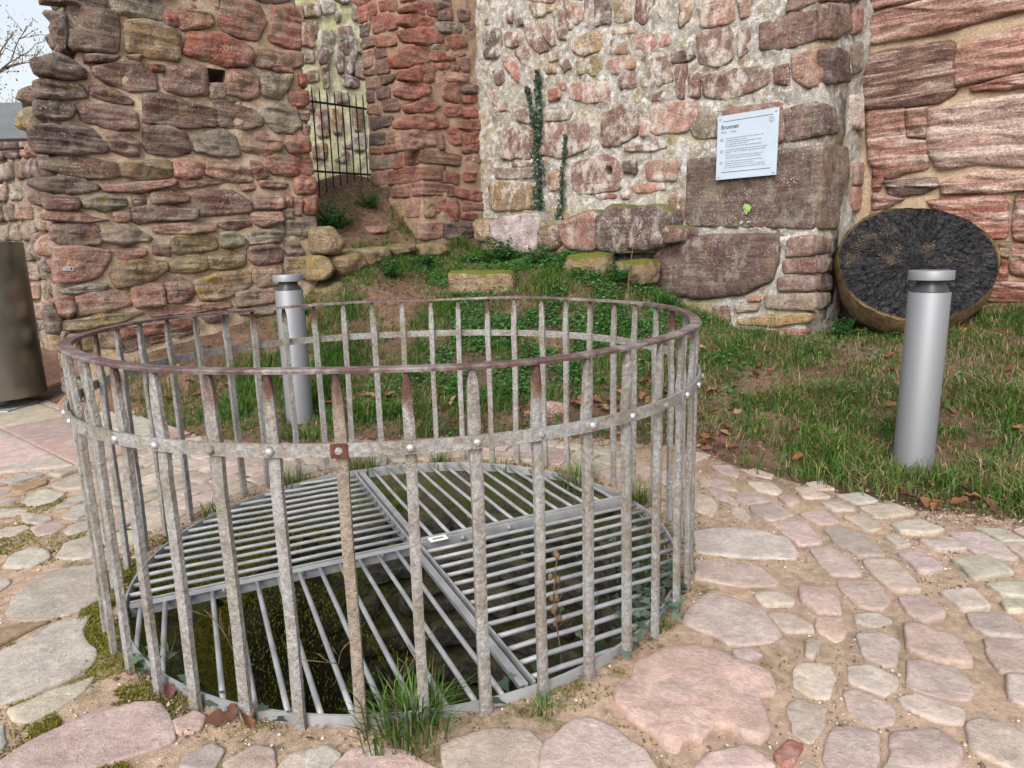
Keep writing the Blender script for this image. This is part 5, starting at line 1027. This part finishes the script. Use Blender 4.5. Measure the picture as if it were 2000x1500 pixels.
# ------------------------------------------------------------------ leafy plants
def plant(name, base, nst, L, label, col=(.045, .145, .038), up_=.8, pairs=7, lsize=.03, cat='plant', ferny=True):
    base = np.array(base, float); o = empty(name, base, label, cat)
    st = MB(); P, N, D, Ls = [], [], [], []
    for k in range(nst):
        az = RNG.uniform(0, 6.28); el = RNG.uniform(.45, 1.35) * up_ + .15; l_ = L * RNG.uniform(.6, 1.1)
        d = np.array([math.cos(az) * math.cos(el), math.sin(az) * math.cos(el), math.sin(el)]); pts = [base + RNG.normal(0, .02, 3) * [1, 1, 0] + d * l_ * q + ZV * (-.18 * l_ * q * q * math.cos(el)) for q in np.linspace(0, 1, 5)]
        st.tube(pts, [.0022, .002, .0018, .0014, .001], 4)
        s_ = np.array([-math.sin(az), math.cos(az), 0])
        for j in range(pairs):
            q = .25 + .75 * j / (pairs - 1); c = base + d * l_ * q + ZV * (-.18 * l_ * q * q * math.cos(el)); sz = lsize * (1.15 - .6 * q)
            for sg in (-1, 1):
                for sub in ((0, 1.), (.55, .6)) if ferny else ((0, 1.),):
                    P.append(c + s_ * sg * sz * sub[0]); D.append(s_ * sg + d * .5 + RNG.normal(0, .25, 3)); N.append(ZV + RNG.normal(0, .3, 3)); Ls.append(sz * sub[1] * RNG.uniform(.8, 1.2))
    n = len(P); Ls = np.array(Ls); tint = np.array(col) * RNG.uniform(.5, 1.6, (n, 1))
    V, F, T = leaves(np.array(P), np.array(N), np.array(D), Ls, Ls * .36, tint); tri_mesh('leaves', V, F, M['leaf'], T, o)
    st.build('stems', mats_stem, o, smooth=True)
mats_stem = mat_simple('green_stem', (.07, .10, .03), .6)
twig_m = mat_simple('dry_twig', (.16, .105, .06), .8, 0, .3, 30)
gzz = lambda x, y: float(gz([[x, y]])[0])
for (x, y, n_, L, lb) in ((-1.93, 7.72, 30, .42, 'big feathery green plant below the iron gate'), (-1.66, 8.35, 22, .30, 'dark leafy plant at the pier foot inside the gateway'), (-1.24, 7.16, 22, .24, 'bushy green herb in front of the stone footing'),
                        (-.92, 7.66, 20, .22, 'low green herb at the foot of the red pier'), (-.10, 7.75, 40, .34, 'wide clump of green herbs under the pale end of the ledge'), (.62, 6.95, 18, .2, 'green herb between ledge and mossed block'),
                        (1.05, 6.45, 20, .22, 'ferny green herb between the two mossy blocks'), (.32, 7.25, 26, .24, 'leafy herb clump behind the long flat block'), (-2.05, 6.65, 14, .13, 'small green herb right behind the far bollard'), (2.86, 5.75, 14, .2, 'dark green herb at the buttress foot beside the tree slice'), (1.45, 6.2, 22, .2, 'spreading green herb below the big black corner stone')):
    plant('herb_plant', (x, y, gzz(x, y)), n_, L, lb, lsize=.06 if L > .3 else .045)

def ivy_strand(path, n, size, name, label, nrm, spread, hang=True, col=(.030, .058, .034)):
    path = np.array(path, float); o = empty(name, path[0], label, 'ivy')
    seg = np.linalg.norm(np.diff(path, axis=0), axis=1); s = np.concatenate([[0], np.cumsum(seg)]); t = RNG.uniform(0, s[-1], n)
    c = np.column_stack([np.interp(t, s, path[:, k]) for k in range(3)]); tg = np.column_stack([np.interp(t + .02, s, path[:, k]) for k in range(3)]) - c + 1e-4
    nn = np.tile(np.array(nrm, float), (n, 1)); side = np.cross(nn, tg); side /= np.maximum(np.linalg.norm(side, axis=1)[:, None], 1e-6)
    taper = 1 - .65 * (t / s[-1])[:, None]
    c = c + side * RNG.normal(0, spread, (n, 1)) * taper + nn * RNG.uniform(.01, .07, (n, 1)) * taper
    D = side * RNG.uniform(-1, 1, (n, 1)) + np.array([0, 0, -.6]) + RNG.normal(0, .25, (n, 3)); Nn = nn + RNG.normal(0, .35, (n, 3)) + ZV * .3
    L = RNG.uniform(.6, 1.2, n) * size
    V, F, T = leaves(c, Nn, D, L, L * .55, np.array(col) * RNG.uniform(.5, 1.7, (n, 1)), .2, True); tri_mesh('leaves', V, F, M['ivy'], T, o)
    mb = MB(); mb.tube([p + np.array(nrm) * .012 for p in path], list(np.linspace(.012, .004, len(path))), 6); mb.build('stem', twig_m, o, smooth=True)
def onB(u, v, h=.03): return C_PT + b_ * u + ZV * v + nB * h
IV = [[(1.055, 1.652), (1.012, 1.914), (1.034, 2.196), (0.999, 2.424), (1.043, 2.696), (1.041, 2.968), (1.024, 3.251)], [(0.996, 2.647), (0.945, 2.847), (0.893, 2.992), (0.856, 3.108)], [(1.317, 1.555), (1.373, 1.778), (1.384, 2.109), (1.415, 2.323), (1.424, 2.526)]]
ivy_strand([onB(u, v) for u, v in IV[0]], 620, .042, 'climbing_ivy', 'taller dark ivy shoot climbing the limed wall from the ledge', nB, .040)
ivy_strand([onB(u, v) for u, v in IV[1]], 150, .038, 'climbing_ivy', 'short ivy side shoot just beside the top of the taller one', nB, .022)
ivy_strand([onB(u, v) for u, v in IV[2]], 240, .036, 'climbing_ivy', 'thinner lower ivy shoot climbing closest to the round wall hole', nB, .022)
# ivy hanging into the well on the right and creeping on its near rim
def well_ivy():
    P, N, D = [], [], []
    for k in range(620):
        a = RNG.normal(-.05, .42); z = -abs(RNG.normal(0, .42)); r = 1.02 + .09 * max(0, 1 + z / .2) - abs(RNG.normal(0, .05))
        inn = -np.array([math.cos(a), math.sin(a), 0]); P.append([WC[0] + r * math.cos(a), WC[1] + r * math.sin(a), z + .02]); N.append(inn + ZV * .6 + RNG.normal(0, .3, 3)); D.append(inn * .3 - ZV * .8 + RNG.normal(0, .5, 3))
    for k in range(110):
        a = RNG.choice([RNG.normal(-.5, .13), RNG.normal(-.5, .13), RNG.choice([-2.25, -2.0, -1.75, -1.45, -1.2]) + RNG.normal(0, .035)]); r = RNG.normal(1.15, .045)
        P.append([WC[0] + r * math.cos(a), WC[1] + r * math.sin(a), .02 + abs(RNG.normal(0, .025))]); N.append(ZV + RNG.normal(0, .3, 3)); D.append(RNG.normal(0, 1, 3) * [1, 1, .2])
    n = len(P); o = empty('well_ivy', (WC[0] + 1.1, WC[1], 0), 'dark ivy hanging into the well beneath the right side of the grate', 'ivy')
    L = RNG.uniform(.022, .044, n); V, F, T = leaves(np.array(P), np.array(N), np.array(D), L, L * .55, np.array([.065, .105, .065]) * RNG.uniform(.5, 1.8, (n, 1)), .15, True); tri_mesh('leaves', V, F, M['ivy'], T, o)
    mb = MB()
    for a0 in (-.4, -.15, .1, .3):
        mb.tube([(WC[0] + 1.2 * math.cos(a0), WC[1] + 1.2 * math.sin(a0), .02), (WC[0] + 1.1 * math.cos(a0), WC[1] + 1.1 * math.sin(a0), .01), (WC[0] + .99 * math.cos(a0 + .05), WC[1] + .99 * math.sin(a0 + .05), -.3), (WC[0] + .96 * math.cos(a0 - .05), WC[1] + .96 * math.sin(a0 - .05), -.8)], .004, 5)
    mb.build('stems', twig_m, o, smooth=True)
well_ivy()
def stalk(x, y, h, label, heads=8, lean=(0, 0), r=.003, z0=-.1):
    o = empty('dry_stalk', (x, y, z0), label, 'dry stalk'); mb = MB(); pts = [np.array([x + lean[0] * q + .012 * math.sin(5 * q + x * 9), y + lean[1] * q, z0 + (h - z0) * q]) for q in np.linspace(0, 1, 8)]
    mb.tube(pts, list(np.linspace(r, r * .5, 8)), 5)
    for k in range(4): p = pts[3 + k]; mb.tube([p, p + np.array([RNG.normal(0, .05), RNG.normal(0, .05), .05])], .0014, 4)
    mb.build('stem', twig_m, o, smooth=True)
    if heads:
        for k in range(heads):
            p = pts[-1 - k % 5] + RNG.normal(0, .012, 3); mh = MB(); mh.tube([p, p + ZV * .008, p + ZV * .02, p + ZV * .026], [.003, .009, .008, .003], 6); mh.build('seed_head', twig_m, o, smooth=True)
SW = [(0.132, 2.028), (-0.63, 2.001), (-0.95, 2.133), (-0.391, 1.885)]
stalk(SW[0][0], SW[0][1], .32, 'brown dry stalk with seed heads rising through the right part of the grate', 10, (.0, .0))
stalk(SW[1][0], SW[1][1], .12, 'bent bare twig sticking up through the near quadrant of the grate', 0, (.1, -.1))
stalk(SW[2][0], SW[2][1], .10, 'pale curved dry stem among the near left grate bars', 0, (-.15, .03))
stalk(SW[3][0], SW[3][1], .08, 'thin dry stem left of the big grass tuft', 0, (.08, .12))
for (x, y, h, lb) in ((1.05, 6.05, 1.52, 'leafless grey dead shrub stem standing on the bank'), ):
    stalk(x, y, h, lb, 0, (.06, .05), .006, gzz(x, y) - .03)

# ------------------------------------------------------------------ dead leaves, each its own
def dead_mesh(s):
    n = 9; pr = [(0, 0), (.2, .22), (.38, .16), (.55, .30), (.78, .2), (1, 0), (.78, -.22), (.55, -.3), (.38, -.15), (.2, -.2), (.5, 0)]
    c = RNG.uniform(.5, 1.4); V = np.array([(a - .5, b, (abs(b) * c + (a - .5) ** 2 * RNG.uniform(-.3, 1.0)) * .7 + RNG.normal(0, .02)) for a, b in pr])
    F = [(10, i, (i + 1) % 10) for i in range(10)]
    return V, F
DM = []
for k in range(6):
    V, F = dead_mesh(k); col = [(.17, .075, .035), (.22, .10, .05), (.12, .055, .035), (.27, .16, .08), (.15, .06, .05), (.20, .085, .03)][k]
    me = bpy.data.meshes.new('fallen_leaf'); me.from_pydata(V.tolist(), [], F); a = me.color_attributes.new('tint', 'FLOAT_COLOR', 'POINT')
    a.data.foreach_set('color', np.column_stack([np.array(col) * RNG.uniform(.8, 1.2, (len(V), 1)), np.ones(len(V))]).astype(np.float32).ravel()); me.materials.append(M['dry']); me.polygons.foreach_set('use_smooth', np.ones(len(me.polygons), bool)); DM.append(me)
def drop(P, smin, smax, dz=.03, label='', group=''):
    for x, y in P:
        o = bpy.data.objects.new('fallen_leaf', DM[RNG.integers(6)]); s_ = RNG.uniform(smin, smax)
        d = math.hypot(x - WC[0], y - WC[1]); z = gzz(x, y) + RNG.uniform(.014, dz)
        o.location = (x, y, z); o.scale = (s_, s_, s_); o.rotation_euler = (RNG.normal(0, .4), RNG.normal(0, .4), RNG.uniform(0, 6.28)); COL.objects.link(o)
        tag(o, label, 'dead leaf', group)
LW = [((-1.231, 5.262), (0.18, 0.07), 16, 'on bare soil seen through the railing beside the far bollard'), ((-1.464, 5.198), (0.12, 0.08), 6, 'on bare soil seen through the railing beside the far bollard'), ((0.456, 4.911), (0.3, 0.07), 26, 'around the small pink rock behind the railing'), ((1.113, 4.94), (0.2, 0.12), 58, 'in the heap just behind the right end of the railing'), ((1.327, 5.027), (0.1, 0.2), 34, 'in the heap just behind the right end of the railing'), ((1.729, 5.328), (0.25, 0.2), 10, 'on the grass below the big corner blocks'), ((1.728, 4.416), (0.35, 0.3), 16, 'on the grass between railing and near bollard'), ((2.548, 4.681), (0.4, 0.5), 12, 'on the grass between railing and near bollard'), ((3.158, 4.8), (0.3, 0.4), 14, 'on the grass behind the near bollard'), ((3.121, 4.301), (0.3, 0.3), 10, 'on the grass behind the near bollard'), ((1.316, 4.19), (0.15, 0.12), 10, 'on the paving edge just right of the railing'), ((1.886, 3.185), (0.3, 0.08), 8, 'on the grass at the foot of the near bollard'), ((2.368, 3.37), (0.25, 0.15), 8, 'on the grass at the foot of the near bollard'), ((-2.442, 5.395), (0.2, 0.2), 8, 'on the soil below the tall rubble wall'), ((-2.318, 5.779), (0.3, 0.25), 8, 'on the soil below the tall rubble wall'), ((-0.597, 5.06), (0.4, 0.1), 8, 'on bare soil seen through the railing beside the far bollard'), ((1.904, 5.487), (0.4, 0.2), 8, 'on the grass below the big corner blocks')]
for (c, r, n_, where) in LW:
    P = np.column_stack([RNG.normal(c[0], r[0], n_ * 3), RNG.normal(c[1], r[1], n_ * 3)]); P = P[open_lawn(P)][:n_]; drop(P, .05, .10, .06, 'curled brown dead leaf lying ' + where, 'dead leaves ' + where)
drop(np.array([(-0.831, 1.725), (-0.863, 1.711), (-0.618, 2.322), (-1.072, 1.836), (-0.783, 1.696)]), .05, .09, .03, 'curled brown dead leaf lying on the paving at the near left foot of the railing', 'dead leaves at the railing foot')
# fine litter and gravel, past counting
P = scatter(36000, -4.4, 4.6, 2.6, 8.9); P = P[open_lawn(P) & (RNG.random(len(P)) < np.clip(np.exp(-((lawn_mask(P) - .12) / .28) ** 2) * .5 + .55 * bare(P) + .06, 0, 1))]; n = len(P)
nl = len(P); ra = RNG.uniform(0, 6.28, 900); rr1 = 1.15 + np.abs(RNG.normal(0, .07, 900)); PR = WC + np.column_stack([rr1 * np.cos(ra), rr1 * np.sin(ra)]); PR = np.vstack([PR, scatter(500, -3.4, 3.4, .8, 4.6)]); PR = PR[~occ[np.clip(((PR[:, 0] - GX0) / RES).astype(int), 0, occ.shape[0] - 1), np.clip(((PR[:, 1] - GY0) / RES).astype(int), 0, occ.shape[1] - 1)] | (np.hypot(*(PR - WC).T) < 1.28)]; PR = PR[np.hypot(*(PR - WC).T) > 1.14]; P = np.vstack([P, PR]); n = len(P)
az = RNG.uniform(0, 6.28, n); D = np.column_stack([np.cos(az), np.sin(az), RNG.normal(0, .3, n)]); N = np.column_stack([RNG.normal(0, .5, n), RNG.normal(0, .5, n), np.ones(n)]); L = RNG.uniform(.010, .038, n); L[nl:] *= .5
V, F, T = leaves(lift(P, .006) + ZV * RNG.uniform(0, .012, n)[:, None], N, D, L, L * RNG.uniform(.15, .5, n), np.array([.17, .085, .045]) * RNG.uniform(.35, 1.7, (n, 1)) + RNG.uniform(0, .05, (n, 1)), .3)
tag(tri_mesh('leaf_litter', V, F, M['dry'], T, None, (0, 0, 0)), 'crumbled brown leaf litter along the lawn edge and bare soil', 'leaf litter', kind='stuff'); print('litter', n)
P = scatter(90000, -3.6, 3.6, .75, 4.9); d = np.hypot(*(P - WC).T)
i = np.clip(((P[:, 0] - GX0) / RES).astype(int), 0, occ.shape[0] - 1); j = np.clip(((P[:, 1] - GY0) / RES).astype(int), 0, occ.shape[1] - 1)
P = P[(d > 1.14) & (lawn_mask(P) < .05) & ((~occ[i, j]) | (d < 1.31)) & (RNG.random(len(P)) < np.clip(.35 + 1.6 * nz(P, 2, 8), .06, 1))]; n = len(P)
s_ = RNG.lognormal(-5.75, .45, n)[:, None]; base = np.array([(1, 0, 0), (0, 1, 0), (-1, 0, 0), (0, -1, 0), (0, 0, .7), (0, 0, -.7)])
az = RNG.uniform(0, 6.28, n); c_, s2 = np.cos(az), np.sin(az); B_ = base[None] * RNG.uniform(.6, 1.3, (n, 6, 1))
V = np.stack([B_[..., 0] * c_[:, None] - B_[..., 1] * s2[:, None], B_[..., 0] * s2[:, None] + B_[..., 1] * c_[:, None], B_[..., 2]], -1) * s_[:, None] + lift(P, .003)[:, None]
k = np.arange(n)[:, None] * 6; F = np.concatenate([k + np.array([f]) for f in ((0, 1, 4), (1, 2, 4), (2, 3, 4), (3, 0, 4), (1, 0, 5), (2, 1, 5), (3, 2, 5), (0, 3, 5))]).astype(np.int32)
T = np.repeat(np.where(RNG.random((n, 1)) < .6, np.array([.60, .53, .46]), np.array([.17, .12, .09])) * RNG.uniform(.7, 1.25, (n, 1)), 6, 0)
tag(tri_mesh('gravel', V.reshape(-1, 3), F, M['dry'], T, None, (0, 0, 0)), 'fine sandy gravel in the paving joints', 'gravel', kind='stuff'); print('gravel', n)

# ------------------------------------------------------------------ paint spot and far trees
q = (3.542, 1.614); V = [onB(*q, .052)]; nn = 26
for k in range(nn):
    a = 2 * math.pi * k / nn; r = .040 * (1 + .14 * math.sin(3 * a + 1) + .08 * math.sin(7 * a)); V.append(onB(q[0] + r * math.cos(a) * .9, q[1] + r * math.sin(a) * 1.1, .036))
o = mesh_obj('paint_spot', V, [(0, 1 + k, 1 + (k + 1) % nn) for k in range(nn)], mat_simple('green_paint', (.24, .37, .12), .7, 0, .35, 60), None, True)
tag(o, 'bright green paint spot sprayed on the large block below the plaque', 'paint spot')
bark_m = mat_simple('tree_bark', (.14, .11, .08), .9, 0, .3, 12, .6, .02)
def tree(x, y, h, label, seed, col):
    rg = np.random.default_rng(seed); o = empty('spring_tree', (x, y, 0), label, 'tree', 'trees beyond the ruin'); mb = MB(); tips = []
    def grow(p, d, l, r, lev):
        n = 5; pts = [p]; dd = d.copy()
        for k in range(n): dd = dd + rg.normal(0, .13, 3) + ZV * .04; dd /= np.linalg.norm(dd); pts.append(pts[-1] + dd * l / n)
        mb.tube(pts, list(np.linspace(r, r * .55, n + 1)), 6 if lev < 2 else 4, cap=False)
        if lev >= 4: tips.extend(pts[2:]); return
        for k in range(5 if lev == 0 else 4):
            q = pts[rg.integers(2, n + 1)]; e = dd + rg.normal(0, .62, 3); e[2] = abs(e[2]) * .8 + .1; grow(q, e / np.linalg.norm(e), l * rg.uniform(.5, .72), r * .52, lev + 1)
    grow(np.array([x, y, -.2]), np.array([0, 0, 1.]), h * .42, h * .016, 0)
    mb.build('trunk', bark_m, o, smooth=True)
    t = np.array(tips); t = np.repeat(t, 4, 0) + rg.normal(0, .16, (len(t) * 4, 3)); n = len(t)
    L = rg.uniform(.05, .11, n); V, F, T = leaves(t, rg.normal(0, 1, (n, 3)) + ZV, rg.normal(0, 1, (n, 3)), L, L * .45, np.array(col) * rg.uniform(.6, 1.4, (n, 1))); tri_mesh('crown', V, F, M['leaf'], T, o)
tree(-19.5, 23.5, 13, 'slender spring tree with thin yellowish leaves left of the wall', 5, (.30, .27, .09))
tree(-25, 31, 15, 'bushier greenish spring tree behind the slender one', 9, (.20, .22, .08))
